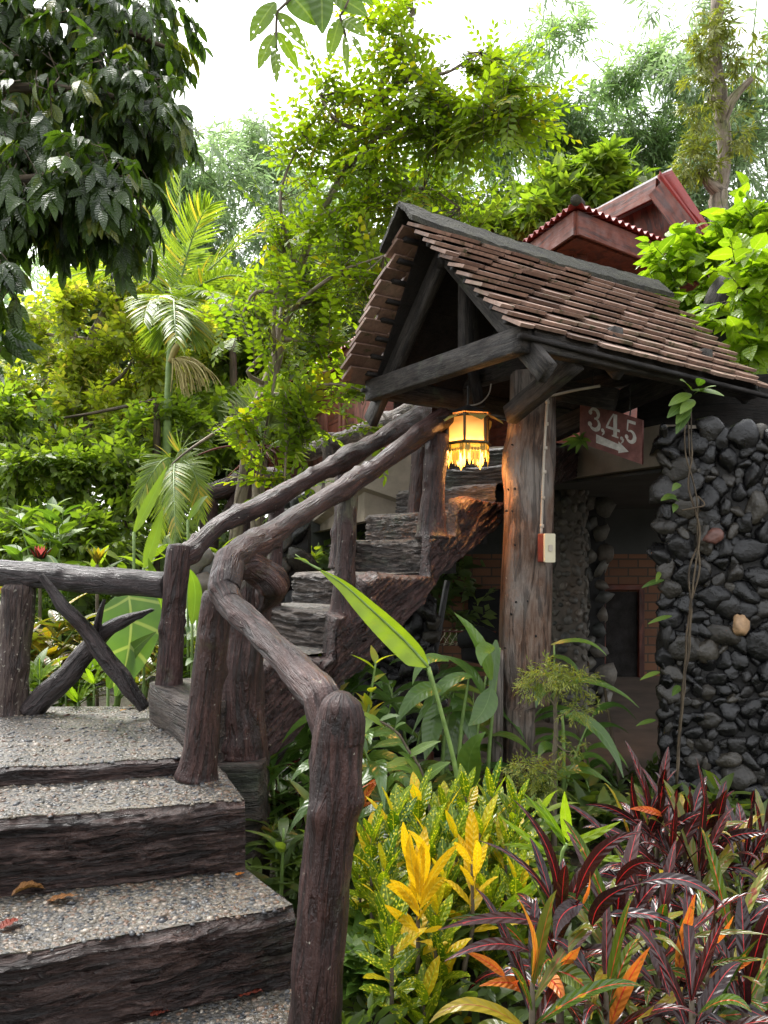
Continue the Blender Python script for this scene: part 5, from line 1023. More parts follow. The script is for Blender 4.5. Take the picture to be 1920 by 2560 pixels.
# --- insect-eaten sprig hanging in at the top ---
sp = thing('hanging_branch', 'branch tip with insect-eaten holey leaves hanging into the sky, top centre', 'branch'); mb = MB(); tw = MB(); Zs = 2.2
for (x0, y0, x1, y1, w, r) in ((689, 6, 625, 104, 26, .7), (694, 32, 764, 121, 19, .8), (691, 81, 645, 174, 19, .9), (694, 81, 746, 173, 17, .8), (689, 116, 692, 208, 13, .95), (723, -15, 790, 64, 36, .2), (804, -30, 806, 84, 30, .1), (833, -8, 918, 40, 30, .3), (850, 46, 822, 153, 20, .8), (856, 49, 914, 92, 22, .7), (862, 87, 868, 182, 9, .9), (880, 90, 905, 145, 8, .9), (700, -30, 640, 4, 24, .3), (760, -40, 800, 20, 30, .1), (870, -40, 930, 10, 26, .3)):
    a = P(x0, y0, Zs); b = P(x1, y1, Zs+rng.normal(0, .03)); m_ = (a+b)/2+[0, -.012, .006]
    lbez(mb, a, m_, b, w/F*Zs, (0, -1, .25), 10, r, 'oval', .12)
for b_ in ([(-600, -700, 3), (300, -400, 2.5), (700, -60, 2.2), (692, 30, 2.2), (690, 118, 2.2)], [(300, -400, 2.5), (820, -60, 2.2), (850, 40, 2.2), (864, 90, 2.2)]): tube(tw, [P(*q) for q in b_], [.01]+[.004]*(len(b_)-1), 6, .05)
f_ = mb.build('leaves', M['L_hole'], sp); tw.build('twig', M['twig'], sp)
# --- vines at right ---
vn = thing('vine', 'mass of bright heart-leaved vine spilling behind the gate roof, right side', 'vine'); mb = MB(); tw = MB()
for (px, py, Z, rx, ry, n) in ((1710, 690, 5.5, 80, 50, 26), (1810, 640, 5.5, 90, 50, 36), (1890, 600, 5.3, 60, 50, 24), (1740, 750, 5.4, 80, 60, 30), (1880, 700, 5.2, 60, 80, 16), (1780, 830, 5.3, 60, 90, 20), (1900, 850, 5.1, 60, 110, 22), (1850, 960, 5.0, 80, 50, 14), (1830, 720, 4.75, 90, 60, 22), (1900, 820, 4.7, 60, 90, 22), (1960, 650, 5.2, 80, 120, 30), (1540, 872, 5.6, 50, 14, 6)):
    C, D, c = blobpts(px, py, Z, rx, ry, n, .6, -.3, 2); D = D*.5+rng.normal(0, .5, D.shape)+[-.2, -.5, .2]
    sprays(mb, tw, C, D, 6, .26, .155, .048, 60, .45, False, 4, 'heart', .22, .5, .15, .1, .004)
f_ = mb.build('leaves', M['L_vine'], vn)
for b_ in ([(1790, 1050, 5.2), (1770, 900, 5.3), (1780, 750, 5.4), (1750, 640, 5.5)], [(1790, 1050, 5.2), (1850, 900, 5.1), (1880, 700, 5.2), (1880, 560, 5.3)], [(1600, 890, 5.5), (1540, 860, 5.6)]): tube(tw, [P(*q) for q in b_], np.linspace(.02, .006, len(b_)), 7, .06, wob=.03)
tw.build('stems', M['trunkdark'], vn)
pv = thing('climbing_vine', 'leafy creeper with bare twisted stems climbing the black stone pier', 'vine'); tw = MB(); mb = MB()
for o_ in ((0, 0), (9, 14), (-8, 20)):
    tube(tw, [P(1715+o_[0], 1010, 3.9), P(1722+o_[0], 1120+o_[1], 3.88), P(1728-o_[0], 1220, 3.88), P(1748+o_[0]*.5, 1330, 3.88), P(1738-o_[0], 1420, 3.88), P(1726, 1520, 3.88), P(1716+o_[0]*.4, 1650, 3.88), P(1700, 1800, 3.88), P(1692, 1960, 3.88)], [.003, .004, .004, .005, .005, .005, .005, .005, .005], 7, .04, wob=.02)
tube(tw, [P(1745, 1240, 3.88), P(1762, 1262, 3.86), P(1735, 1270, 3.86), P(1705, 1276, 3.86)], .004, 6, .02)
for (x0, y0, x1, y1, w) in ((1728, 985, 1672, 1015, 14), (1725, 1000, 1668, 1045, 16), (1725, 1015, 1690, 1060, 15), (1730, 975, 1810, 990, 10), (1735, 985, 1790, 965, 9), (1722, 1020, 1690, 1085, 14), (1728, 975, 1700, 950, 12), (1735, 1000, 1700, 1035, 14), (1745, 965, 1755, 948, 12), (1700, 1210, 1680, 1228, 9), (1690, 1240, 1652, 1252, 10), (1700, 1255, 1668, 1245, 7), (1690, 1260, 1683, 1282, 8), (1680, 1540, 1620, 1560, 6), (1660, 1450, 1604, 1470, 7), (1650, 1680, 1600, 1700, 6), (1700, 1715, 1680, 1740, 9), (1640, 1800, 1590, 1815, 6), (1650, 1430, 1640, 1455, 6)):
    a = P(x0, y0, 3.85); b = P(x1, y1, 3.7); lbez(mb, a, (a+b)/2+[0, -.01, .015], b, w/F*3.8, (0, -.8, .5), 8, None, 'oval', .2)
tw.build('stems', M['trunkdark'], pv); mb.build('leaves', M['L_lush'], pv)
ss_ = thing('leafy_sprig', 'small green sprig poking out beside the hanging number sign', 'sprig'); mb = MB(); tw = MB(); c = P(1452, 1098, 4.45)
for (x, y) in ((1405, 1102), (1418, 1128), (1440, 1135), (1470, 1125), (1465, 1080), (1430, 1085), (1478, 1105), (1400, 1118)): lbez(mb, c, (c+P(x, y, 4.4))/2+[0, 0, .01], P(x, y, 4.4), .016, (0, -.8, .5), 6, None, 'lance', .2)
tube(tw, [c, P(1470, 1050, 4.7), P(1500, 1010, 4.8)], .003, 6, .03); mb.build('leaves', M['L_lush'], ss_); tw.build('stem', M['twig'], ss_)
# ================= low planting =================
def shrub(name, label, cat, base, h, nst, per, L, W, mat, spread=.35, prof='lance', group=None, fold=.2, bend=.6, up=.55, stem='green_stem', Zs=1, dens=.7, wave=0):
    """upright stems, leaves spiralling all along the upper part"""
    t = thing(name, label, cat, group); mb = MB(); sb = MB(); b = np.asarray(base, float)
    for k in range(nst):
        a = rng.uniform(0, 6.28); r_ = spread*math.sqrt(rng.uniform(0, 1)); hh = h*rng.uniform(.65, 1.05); top = b+[r_*math.cos(a), r_*math.sin(a), hh]; m_ = b+[r_*.4*math.cos(a), r_*.4*math.sin(a), hh*.5]
        tube(sb, [b+[r_*.15*math.cos(a), r_*.15*math.sin(a), 0], m_, top], [.009, .007, .004], 6, .06)
        q = rng.uniform(1-dens, 1, per)**.8; q.sort(); ph = np.arange(per)*2.4+rng.uniform(0, 6); c = m_+(top-m_)*((q-.5)*2)[:, None]; c[q < .5] = b+(m_-b)*(q[q < .5]*2)[:, None]
        el_ = up*(.3+1.1*q)+rng.normal(0, .15, per); d = np.stack([np.cos(ph)*np.cos(el_), np.sin(ph)*np.cos(el_), np.sin(el_)], -1)
        leaves(mb, c, d, np.array([0, 0, 1.])+rng.normal(0, .15, (per, 3)), L*rng.uniform(.7, 1.15, per), W*rng.uniform(.85, 1.1, per), bend+rng.normal(0, .25, per), rng.uniform(0, 1, per), 7, prof, fold, wave)
    sb.build('stems', M[stem], t); mb.build('leaves', M[mat], t); return t
def gz(x, y): return E-1.36+1/(1+math.exp((x+1.0)*5))*1/(1+math.exp(-(y-3.6)*5))*.35
def gb(px, Z, py=None):
    x = (px-960)/F*Z; return np.array([x, Z, gz(x, Z)])
GS = 'shrubs behind the landing fence'
k_ = 0
for (px, Z, h, ns, pr, L, W, mt, lb) in (
    (60, 4.6, .75, 9, 14, .22, .034, 'L_bronze', 'bronze-leaved croton behind the left fence post'), (230, 4.5, .55, 8, 14, .2, .034, 'L_bronze', 'low bronze croton behind the crossed branches'),
    (350, 5.0, .75, 7, 12, .2, .032, 'L_bronze', 'bronze croton between crossed branches and the newel post'), (150, 4.3, .45, 6, 12, .18, .026, 'L_lush', 'low bright green shrub at the foot of the crossed branches'),
    (-60, 5.2, 1.3, 9, 14, .26, .05, 'L_lush', 'tall light green shrub at the far left above the log rail'), (130, 6.2, 1.35, 10, 14, .26, .045, 'L_lush', 'light green leafy shrub just above the left end of the log rail'),
    (330, 6.5, 1.05, 8, 14, .24, .045, 'L_mid', 'green shrub behind the middle of the log rail'), (520, 6.0, 1.2, 9, 14, .2, .04, 'L_mid', 'dark green shrub behind the far handrail newel'),
    (455, 4.6, .85, 6, 10, .2, .045, 'L_lush', 'broad-leaved shrub between the newel and the grey stone wall'), (560, 5.0, .9, 6, 12, .12, .03, 'L_yel', 'small yellow-green shrub under the far handrail'),
    (700, 6.6, 1.5, 10, 16, .13, .032, 'L_yel', 'yellow-green bush behind the middle of the far handrail'), (-250, 4.6, 1., 8, 12, .24, .04, 'L_bronze', 'bronze croton outside the left edge by the fence')):
    shrub('shrub', lb, 'shrub', gb(px, Z), h, ns, pr, L, W, mt, .4 if px != 150 else .3, group=None)
# cordylines
for (px, py, Z, n, mt, lb) in ((100, 1412, 5.2, 9, 'L_red', 'pink-tipped cordyline above the log rail'), (243, 1412, 5.1, 12, 'L_bronze', 'bronze upright cordyline above the log rail')):
    t = thing('cordyline', lb, 'plant'); mb = MB(); sb = MB(); c = P(px, py, Z); b = gb(px, Z); tube(sb, [b, c], .012, 6, .1)
    for k in range(n): a = k*2.4; d = np.array([math.cos(a)*.5, math.sin(a)*.5, .8]); lbez(mb, c, c+d*.09, c+d*.17+[0, 0, -.02], .02, -d*[1, 1, 0]+[0, 0, .5], 8, None, 'lance', .3)
    if px == 100:
        pk = MB()
        for k in range(4): a = k*1.6; d = np.array([math.cos(a)*.25, math.sin(a)*.25, 1]); lbez(pk, c, c+d*.06, c+d*.13, .018, (0, -1, .2), 6, .5, 'lance', .3)
        pk.build('young_leaves', leafmat('pink_leaf', (.6, .1, .1), (.7, .16, .14), .35, .3, None, tr=(1, 1, 1)), t)
    sb.build('stem', M['twig'], t); mb.build('leaves', M[mt], t)
# elephant ear
ee = thing('elephant_ear', 'huge pale green elephant ear leaf behind the crossed fence branches', 'plant'); mb = MB(); sb = MB()
lbez(mb, P(320, 1480, 3.95), P(345, 1590, 3.85), P(290, 1740, 3.85), .155, (.1, -1, .15), 20, .6, 'heart', .08, .02); tube(sb, [gb(280, 4.3), P(300, 1700, 4.1), P(320, 1483, 3.97)], [.02, .016, .01], 8, .06)
lbez(mb, P(470, 1520, 4.8), P(520, 1530, 4.7), P(470, 1600, 4.5), .13, (0, -.6, .8), 14, .4, 'heart', .1, .02)
lbez(mb, P(150, 1420, 5.2), P(90, 1400, 5.1), P(30, 1440, 5.), .13, (0, -.6, .8), 14, .3, 'heart', .1, .02); tube(sb, [gb(150, 5.2), P(150, 1420, 5.2)], .012, 6, .1); tube(sb, [gb(470, 4.8), P(470, 1520, 4.8)], .012, 6, .1)
mb.build('leaves', M['L_ear'], ee); sb.build('stalk', M['green_stem'], ee)
hp = thing('heliconia', 'upright long green leaves beside the short newel post of the landing', 'plant'); mb = MB(); sb = MB()
for (a, m_, e, w) in (((335, 1330, 4.1), (380, 1250, 4.0), (418, 1165, 3.9), 16), ((360, 1420, 4.1), (390, 1340, 4.), (408, 1270, 3.9), 18), ((470, 1300, 4.6), (500, 1250, 4.5), (520, 1240, 4.4), 12), ((420, 1600, 4.2), (400, 1480, 4.1), (370, 1395, 4.0), 22), ((270, 1720, 4), (300, 1640, 3.9), (390, 1580, 3.8), 26), ((500, 1600, 4.4), (520, 1480, 4.4), (560, 1440, 4.4), 24), ((480, 1560, 4.3), (500, 1460, 4.3), (470, 1420, 4.2), 20)):
    lbez(mb, P(*a), P(*m_), P(*e), w/F*4, (0, -1, .3), 12, None, 'lance', .15); tube(sb, [gb(a[0], a[2]), P(*a)], .008, 6, .1)
mb.build('leaves', M['L_lush'], hp); sb.build('stalks', M['green_stem'], hp)
# yellow-green sprouts at the landing edge
ysp = thing('yellow_sprout', 'small yellow-green sprouting plant at the landing edge between the fence branches', 'plant'); mb = MB(); sb = MB()
for (cx, cy, Z) in ((100, 1690, 3.8), (165, 1690, 3.8), (195, 1745, 3.75), (235, 1700, 3.8)):
    c = P(cx, cy+10, Z); tube(sb, [gb(cx, Z+.1), c], .005, 6, .1)
    for k in range(6): a = rng.uniform(0, 6.28); e = P(cx+52*math.cos(a), cy-10-38*abs(math.sin(a)), Z-.05+.1*math.sin(a)); lbez(mb, c, (c+e)/2+[0, 0, .02], e, .015, (0, -.8, .6), 8, None, 'lance', .2)
mb.build('leaves', M['L_vine'], ysp); sb.build('stems', M['green_stem'], ysp)
# --- banana leaf ---
bn = thing('banana_leaf', 'single long bright banana-like leaf arching in front of the stairs', 'plant'); mb = MB(); sb = MB(); Zb = 2.9
cp = [P(1072, 1668, Zb), P(1010, 1600, Zb), P(930, 1525, Zb-.03), P(860, 1462, Zb-.04), P(800, 1424, Zb-.04)]; q = catmull(cp, .012); n = len(q); t_ = np.linspace(0, 1, n); T = nrm(np.gradient(q, axis=0)); S_ = nrm(np.cross(T, [0, -1., .1])); Nn = np.cross(S_, T)
wd = .052*np.minimum(1, t_*9)**.7*np.sin(np.pi*np.clip(t_*.93+.07, 0, 1)**.62)**.8+.002
x = [-1, -.5, 0, .25, .5]; V = np.stack([q+S_*(wd*a)[:, None]*1.15+Nn*(abs(a)*wd*.35+.004*np.sin(t_*40)*a)[:, None] for a in x], 1); lfv = np.zeros((n, 5, 3)); lfv[..., 0] = t_[:, None]; lfv[..., 1] = x; lfv[..., 2] = .5
mb.add(V.reshape(-1, 3), gridfaces(n, 5), None, lfv.reshape(-1, 3)); tube(sb, [cp[-1], P(770, 1408, Zb-.04), P(738, 1386, Zb-.04)], [.006, .004, .002], 6, .02)
lbez(mb, P(775, 1412, Zb-.04), P(760, 1395, Zb-.04), P(735, 1395, Zb-.05), .006, (0, -1, .2), 6, .4)
tube(sb, [gb(1165, 2.95), P(1152, 2080, 2.95), P(1140, 1930, 2.93), P(1108, 1798, 2.91), P(1072, 1668, Zb)]+[], [.013, .011, .009, .008, .007], 8, .04); tube(sb, cp, [.006, .005, .004, .003, .002], 6, .03)
mb.build('blade', M['L_ban'], bn); sb.build('stalk', M['green_stem'], bn)
# --- ginger ---
gi = thing('ginger_clump', 'clump of long arching ginger leaves between handrail and gate post', 'plant'); mb = MB(); sb = MB(); Zg = 3.7
def C1(x, y): return (960+x/1.728, 1600+y/1.728)
for (a, m_, e, w, Z) in (((1122, 1652), (1050, 1622), (1031, 1712), 15, 3.5), ((1181, 1692), (1100, 1675), (1030, 1835), 17, 3.6), ((1105, 1724), (1040, 1705), (989, 1813), 24, 3.5), ((1228, 1700), (1205, 1590), (1135, 1532), 22, 3.7), ((1236, 1618), (1195, 1612), (1203, 1665), 20, 3.65), ((1210, 1738), (1185, 1660), (1100, 1638), 17, 3.7), ((1228, 1720), (1215, 1790), (1170, 1814), 28, 3.6), ((1180, 1995), (1150, 1880), (1214, 1830), 32, 3.5), ((1240, 1600), (1235, 1670), (1225, 1760), 14, 3.8), ((1130, 1740), (1170, 1790), (1190, 1880), 24, 3.8), ((1090, 1760), (1080, 1830), (1062, 1900), 26, 3.8), ((1150, 1770), (1130, 1850), (1110, 1930), 26, 3.9)):
    lbez(mb, P(*a, Z), P(*m_, Z-.05), P(*e, Z-.1), w/F*Z, (.1, -.7, .8), 14, None, 'lance', .22, .03)
for (x, z, top) in ((1190, 3.8, 1690), (1150, 3.7, 1680), (1225, 3.9, 1620), (1110, 3.8, 1730)): tube(sb, [gb(x-10, z), P(x, 1850, z), P(x+25, top, z)], [.011, .01, .005], 7, .06)
def ginger(base, h, lean, n, L, W):
    top = base+[lean[0], lean[1], h]; m_ = base+[lean[0]*.35, lean[1]*.35, h*.6]; t_ = np.linspace(0, 1, 12)[:, None]; c = (1-t_)**2*base+2*t_*(1-t_)*m_+t_*t_*top; tube(sb, c, np.linspace(.01, .004, 12), 6, .05)
    a0 = rng.uniform(0, 3.14); ax = np.array([math.cos(a0), math.sin(a0)*.6, 0])
    for k in range(n):
        q = .3+.7*k/(n-1); b = (1-q)**2*base+2*q*(1-q)*m_+q*q*top; d = ax*(1 if k % 2 else -1)+rng.normal(0, .2, 3)*[1, 1, .3]; Lk = L*rng.uniform(.8, 1.1)
        lbez(mb, b, b+d*Lk*.5+[0, 0, Lk*.38], b+d*Lk*.9+[0, -.05, Lk*rng.uniform(-.35, .15)], W, (0, -.3, 1), 10, None, 'lance', .2, .03)
for (px, Z, h, n) in ((1000, 3.3, .62, 7), (950, 3.0, .5, 7), (1050, 4.0, .7, 8), (1130, 4.2, .72, 8), (1180, 4.0, .6, 7), (920, 3.5, .62, 7), (1010, 3.8, .66, 7), (1240, 4.4, .6, 6), (890, 3.9, .7, 7), (960, 4.3, .6, 7)):
    ginger(gb(px, Z), h, rng.normal(0, .14, 2), n, .34, .036)
mb.build('leaves', M['L_gin'], gi); sb.build('stems', M['green_stem'], gi)
gr = thing('ginger_clump', 'sparse ginger plant with long drooping leaves right of the gate post', 'plant'); mb = MB(); sb = MB()
for (a, m_, e, w, Z) in (((1377, 1612), (1470, 1580), (1517, 1640), 8, 3.9), ((1400, 1780), (1520, 1800), (1559, 1945), 20, 3.7), ((1410, 1700), (1527, 1695), (1598, 1770), 9, 3.9), ((1370, 1730), (1350, 1700), (1340, 1770), 18, 4.0), ((1380, 1950), (1450, 1890), (1530, 1965), 14, 3.8), ((1375, 1640), (1430, 1640), (1450, 1690), 9, 4.), ((1400, 1900), (1360, 1830), (1345, 1900), 16, 3.9)):
    lbez(mb, P(*a, Z), P(*m_, Z-.05), P(*e, Z-.12), w/F*Z, (.1, -.6, .8), 14, None, 'lance', .2, .03)
for (x, z, top) in ((1385, 4.0, 1612), (1405, 3.85, 1780)): tube(sb, [gb(x+5, z), P(x+4, 1850, z), P(x, top, z)], [.01, .009, .005], 7, .06)
for (px, Z, h, n) in ((1400, 4.1, .5, 6), (1480, 4.3, .35, 5)): ginger(gb(px, Z), h, rng.normal(0, .1, 2), n, .3, .03)
mb.build('leaves', M['L_gin'], gr); sb.build('stems', M['green_stem'], gr)
# --- leaf stalk with toothed leaflets left of ginger
fs_ = thing('fern_palm', 'dark glossy frond with broad toothed leaflets beside the front rail post', 'plant'); mb = MB(); sb = MB()
sb_p = [(1068, 1975, 3.0), (1016, 1868, 3.0), (985, 1825, 3.), (915, 1785, 3.0)]; tube(sb, [gb(1085, 3.05)]+[P(*q) for q in sb_p], .005, 6, .04)
for (a, e, w) in (((1019, 1890), (1102, 1853), 15), ((1058, 1948), (1126, 1906), 20), ((1040, 1915), (995, 1880), 14), ((985, 1825), (1014, 1808), 12), ((1060, 1950), (1010, 1895), 14), ((930, 1790), (905, 1842), 12), ((950, 1800), (1000, 1790), 10), ((960, 1815), (895, 1780), 12), ((985, 1830), (910, 1845), 12), ((1005, 1855), (930, 1870), 13), ((1030, 1900), (960, 1920), 14)):
    lbez(mb, P(*a, 3.0), (P(*a, 3.0)+P(*e, 2.95))/2+[0, 0, .012], P(*e, 2.93), w/F*3, (0, -.6, .8), 8, None, 'lance', .15, 0, teeth=.1)
mb.build('leaflets', M['L_lush'], fs_); sb.build('stalk', M['twig'], fs_)
# --- yellow spotted croton ---
cr = thing('spotted_croton', 'croton bush with yellow-speckled green leaves in front of the gate post', 'plant'); mb = MB(); gd = MB(); sb = MB()
def shoot(mbx, x, y, Z, L=.135, W=.021, n=22, stemlen=.26, x0=None, el0=.25):
    Z = Z*.86
    top = P(x, y, Z); b = gb((x0 or x)+rng.normal(0, 12), Z+rng.normal(0, .05)); m_ = top-[0, 0, stemlen]; tube(sb, [b, (b+m_)/2+rng.normal(0, .015, 3), m_, top], [.009, .008, .007, .004], 6, .05)
    for k in range(n):
        q = (k/(n-1)); c = m_+(top-m_)*q; a = k*2.4+rng.uniform(-.3, .3); el_ = el0+.95*q+rng.normal(0, .1); d = np.array([math.cos(a)*math.cos(el_), math.sin(a)*math.cos(el_), math.sin(el_)]); Lk = L*rng.uniform(.75, 1.1)
        lbez(mbx, c, c+d*Lk*.55+[0, 0, Lk*.05], c+d*Lk*1.0-[0, 0, Lk*.1*(1-q)], W*rng.uniform(.85, 1.1), (-d[0]*.5, -d[1]*.5-.2, 1), 9, None, 'oval', .22, .05)
for (x, y, Z) in ((985, 2035, 2.95), (1045, 2000, 3.05), (1110, 2020, 3.1), (1165, 1990, 3.15), (1228, 1990, 3.15), (1290, 2020, 3.1), (930, 2090, 2.9), (1075, 2100, 2.9), (1140, 2090, 2.95), (1200, 2080, 3.0), (1265, 2110, 3.), (960, 2170, 2.8), (1190, 2180, 2.85), (1110, 2190, 2.8), (1010, 2420, 2.65), (960, 2380, 2.7), (1100, 2400, 2.6), (1220, 2250, 2.8), (1020, 2150, 3.1), (1150, 2130, 3.2), (1240, 2170, 3.1), (900, 2170, 2.95), (1060, 2500, 2.5), (980, 2300, 2.5), (1290, 2200, 2.85), (1090, 2280, 2.6)): shoot(mb, x, y, Z)
for (x, y, Z) in ((1045, 2200, 2.6), (1180, 2150, 2.72)): shoot(gd, x, y, Z, .14, .02, 12, .22, el0=.4)
mb.build('leaves', M['L_spot'], cr)
c0_ = (1050, 2390); 
for (a, m_, e, w) in (((1052, 2200), (1010, 2120), (1008, 2055), 18), ((1054, 2215), (1085, 2120), (1020, 2075), 16), ((1048, 2275), (1000, 2210), (965, 2215), 18), ((1046, 2290), (1020, 2220), (975, 2200), 16), ((1052, 2270), (1090, 2190), (1118, 2200), 16), ((1048, 2330), (1000, 2290), (962, 2262), 14), ((1060, 2330), (1095, 2320), (1105, 2315), 8), ((1050, 2230), (1020, 2160), (1025, 2080), 18), ((1053, 2240), (1100, 2150), (1145, 2110), 14), ((1180, 2160), (1150, 2120), (1135, 2105), 12), ((1185, 2190), (1200, 2120), (1190, 2100), 14), ((1050, 2260), (1045, 2150), (1060, 2100), 15)):
    lbez(gd, P(*a, 2.16), P(*m_, 2.13), P(*e, 2.08), w*.8/F*2.13, (0, -1, .4), 10, None, 'oval', .15, .05)
gd.build('golden_leaves', M['L_gold'], cr); sb.build('stems', M['twig'], cr)
# --- bright strap plant ---
bs_ = thing('bamboo_seedling', 'bright green seedling with wide straight leaves between the two crotons', 'plant'); mb = MB(); sb = MB()
for (a, m_, e, w) in (((785, 890), (720, 780), (598, 655), 12), ((785, 890), (740, 800), (662, 680), 15), ((800, 870), (775, 760), (780, 655), 26), ((790, 885), (900, 850), (1022, 783), 19), ((900, 930), (1000, 960), (1115, 930), 14), ((500, 1170), (600, 1110), (700, 1000), 20), ((720, 940), (620, 850), (490, 755), 14), ((720, 920), (600, 880), (505, 885), 13), ((700, 1000), (650, 1020), (640, 1090), 22), ((720, 1000), (690, 1060), (700, 1100), 22), ((300, 1240), (260, 1300), (228, 1375), 24)):
    a, m_, e = [P(*C1(*q), 2.35-.02*i) for i, q in enumerate((a, m_, e))]; lbez(mb, a, m_, e, w/1.728/F*2.3, (.1, -1, .5), 10, None, 'strap', .2)
tube(sb, [gb(1415, 2.38), P(*C1(760, 1000), 2.36), P(*C1(790, 880), 2.35)], .006, 6, .05); mb.build('leaves', M['L_vine'], bs_); sb.build('stem', M['green_stem'], bs_)
# --- dark red croton, two bushes ---
def croton(label, lst, mats, Z, sh, hub, fill):
    sh = .75 if Z < 3 else .82; Z = Z*sh
    t = thing('red_croton', label, 'plant', 'red crotons in the front bed'); B = {}; sb = MB()
    for (a, m_, e, w, mt) in lst:
        dz = rng.uniform(-.08, .06); a, m_, e = P(*C1(*a), Z+dz), P(*C1(*m_), Z+dz-.04), P(*C1(*e), Z+dz-.1); lbez(B.setdefault(mt, MB()), a, m_, e, w*.52/F*Z, (.1, -1, .75), 18, None, 'strap' if mt != 'L_orange' else 'lance', .28, .04, twist=rng.normal(0, .5))
    for (x, y, z, n) in hub:
        z = z*sh
        top = P(*C1(x, y), z); b = gb(C1(x, y)[0], z); tube(sb, [b, (b+top)/2, top], [.012, .01, .006], 7, .05)
        for k in range(n):
            q = k/(n-1); a = k*2.4; el_ = .1+1.1*q+rng.normal(0, .12); c = top-[0, 0, .2*(1-q)]; d = np.array([math.cos(a)*math.cos(el_), math.sin(a)*math.cos(el_), math.sin(el_)]); Lk = rng.uniform(.2, .36); mt = fill[int(rng.integers(len(fill)))]
            lbez(B.setdefault(mt, MB()), c, c+d*Lk*.6+[0, 0, .05], c+d*Lk*.95-[0, 0, Lk*rng.uniform(.1, .5)*(1.1-q)], rng.uniform(.012, .019), (-d[0]*.4, -d[1]*.4-.5, 1), 14, None, 'strap', .28, .05, twist=rng.normal(0, .4))
    sb.build('stems', M['twig'], t)
    for mt, m2 in B.items(): m2.build({'L_red': 'dark_leaves', 'L_redg': 'green_leaves', 'L_orange': 'orange_leaves', 'L_bronze': 'bronze_leaves'}[mt], M[mt], t)
croton('large dark red croton with red midribs and orange blotched leaves, front right', [
    ((830, 1120), (900, 850), (1115, 830), 30, 'L_red'), ((760, 1190), (760, 880), (560, 690), 28, 'L_red'), ((740, 1170), (640, 930), (405, 865), 14, 'L_red'), ((1000, 1060), (1080, 920), (1200, 980), 28, 'L_red'), ((1110, 1050), (1330, 980), (1480, 1160), 27, 'L_red'),
    ((860, 1140), (740, 1160), (740, 1300), 38, 'L_red'), ((860, 1340), (1060, 1310), (1180, 1510), 28, 'L_red'), ((1150, 1250), (1180, 1380), (1235, 1540), 34, 'L_red'), ((950, 1190), (1180, 1140), (1350, 1300), 24, 'L_red'), ((640, 1480), (690, 1280), (560, 1090), 17, 'L_orange'),
    ((640, 1350), (480, 1260), (262, 1388), 27, 'L_red'), ((620, 1350), (520, 1150), (270, 1210), 22, 'L_redg'), ((700, 1230), (500, 1160), (235, 1252), 24, 'L_red'), ((1370, 1480), (1400, 1300), (1460, 1180), 28, 'L_red'),
    ((850, 1390), (950, 1380), (1060, 1500), 22, 'L_redg'), ((980, 1665), (1030, 1480), (1150, 1325), 34, 'L_orange'), ((1410, 1405), (1530, 1370), (1665, 1382), 13, 'L_redg'), ((1405, 1455), (1500, 1430), (1592, 1388), 20, 'L_orange'), ((1410, 1620), (1480, 1430), (1620, 1290), 20, 'L_redg'),
    ((1270, 1440), (1290, 1280), (1345, 1098), 32, 'L_orange'), ((1440, 1310), (1470, 1250), (1512, 1190), 20, 'L_orange'), ((770, 1420), (790, 1370), (848, 1326), 34, 'L_orange'), ((640, 1530), (560, 1450), (412, 1495), 30, 'L_orange'), ((640, 1540), (610, 1480), (550, 1480), 34, 'L_orange'), ((660, 1450), (740, 1440), (785, 1582), 40, 'L_orange'),
    ((740, 1430), (880, 1440), (955, 1680), 50, 'L_redg'), ((520, 1450), (450, 1380), (345, 1345), 22, 'L_orange'), ((860, 1140), (890, 1060), (890, 1000), 14, 'L_orange'), ((1300, 1290), (1480, 1240), (1660, 1275), 12, 'L_bronze'), ((1290, 1500), (1240, 1560), (1090, 1640), 20, 'L_bronze'), ((900, 1240), (900, 1100), (1110, 1050), 34, 'L_red'), ((1180, 1560), (1280, 1600), (1290, 1680), 22, 'L_red'), ((730, 1340), (760, 1200), (850, 1120), 30, 'L_red')],
    None, 2.6, 0, ((760, 1260, 2.65, 16), (1000, 1250, 2.7, 18), (1180, 1330, 2.7, 18), (1400, 1420, 2.7, 16), (1330, 1560, 2.4, 14), (640, 1480, 2.5, 12), (1560, 1500, 2.6, 12), (960, 1520, 2.5, 12), (1240, 1480, 2.9, 14), (1500, 1300, 2.8, 10)), ['L_red', 'L_red', 'L_red', 'L_redg', 'L_bronze'])
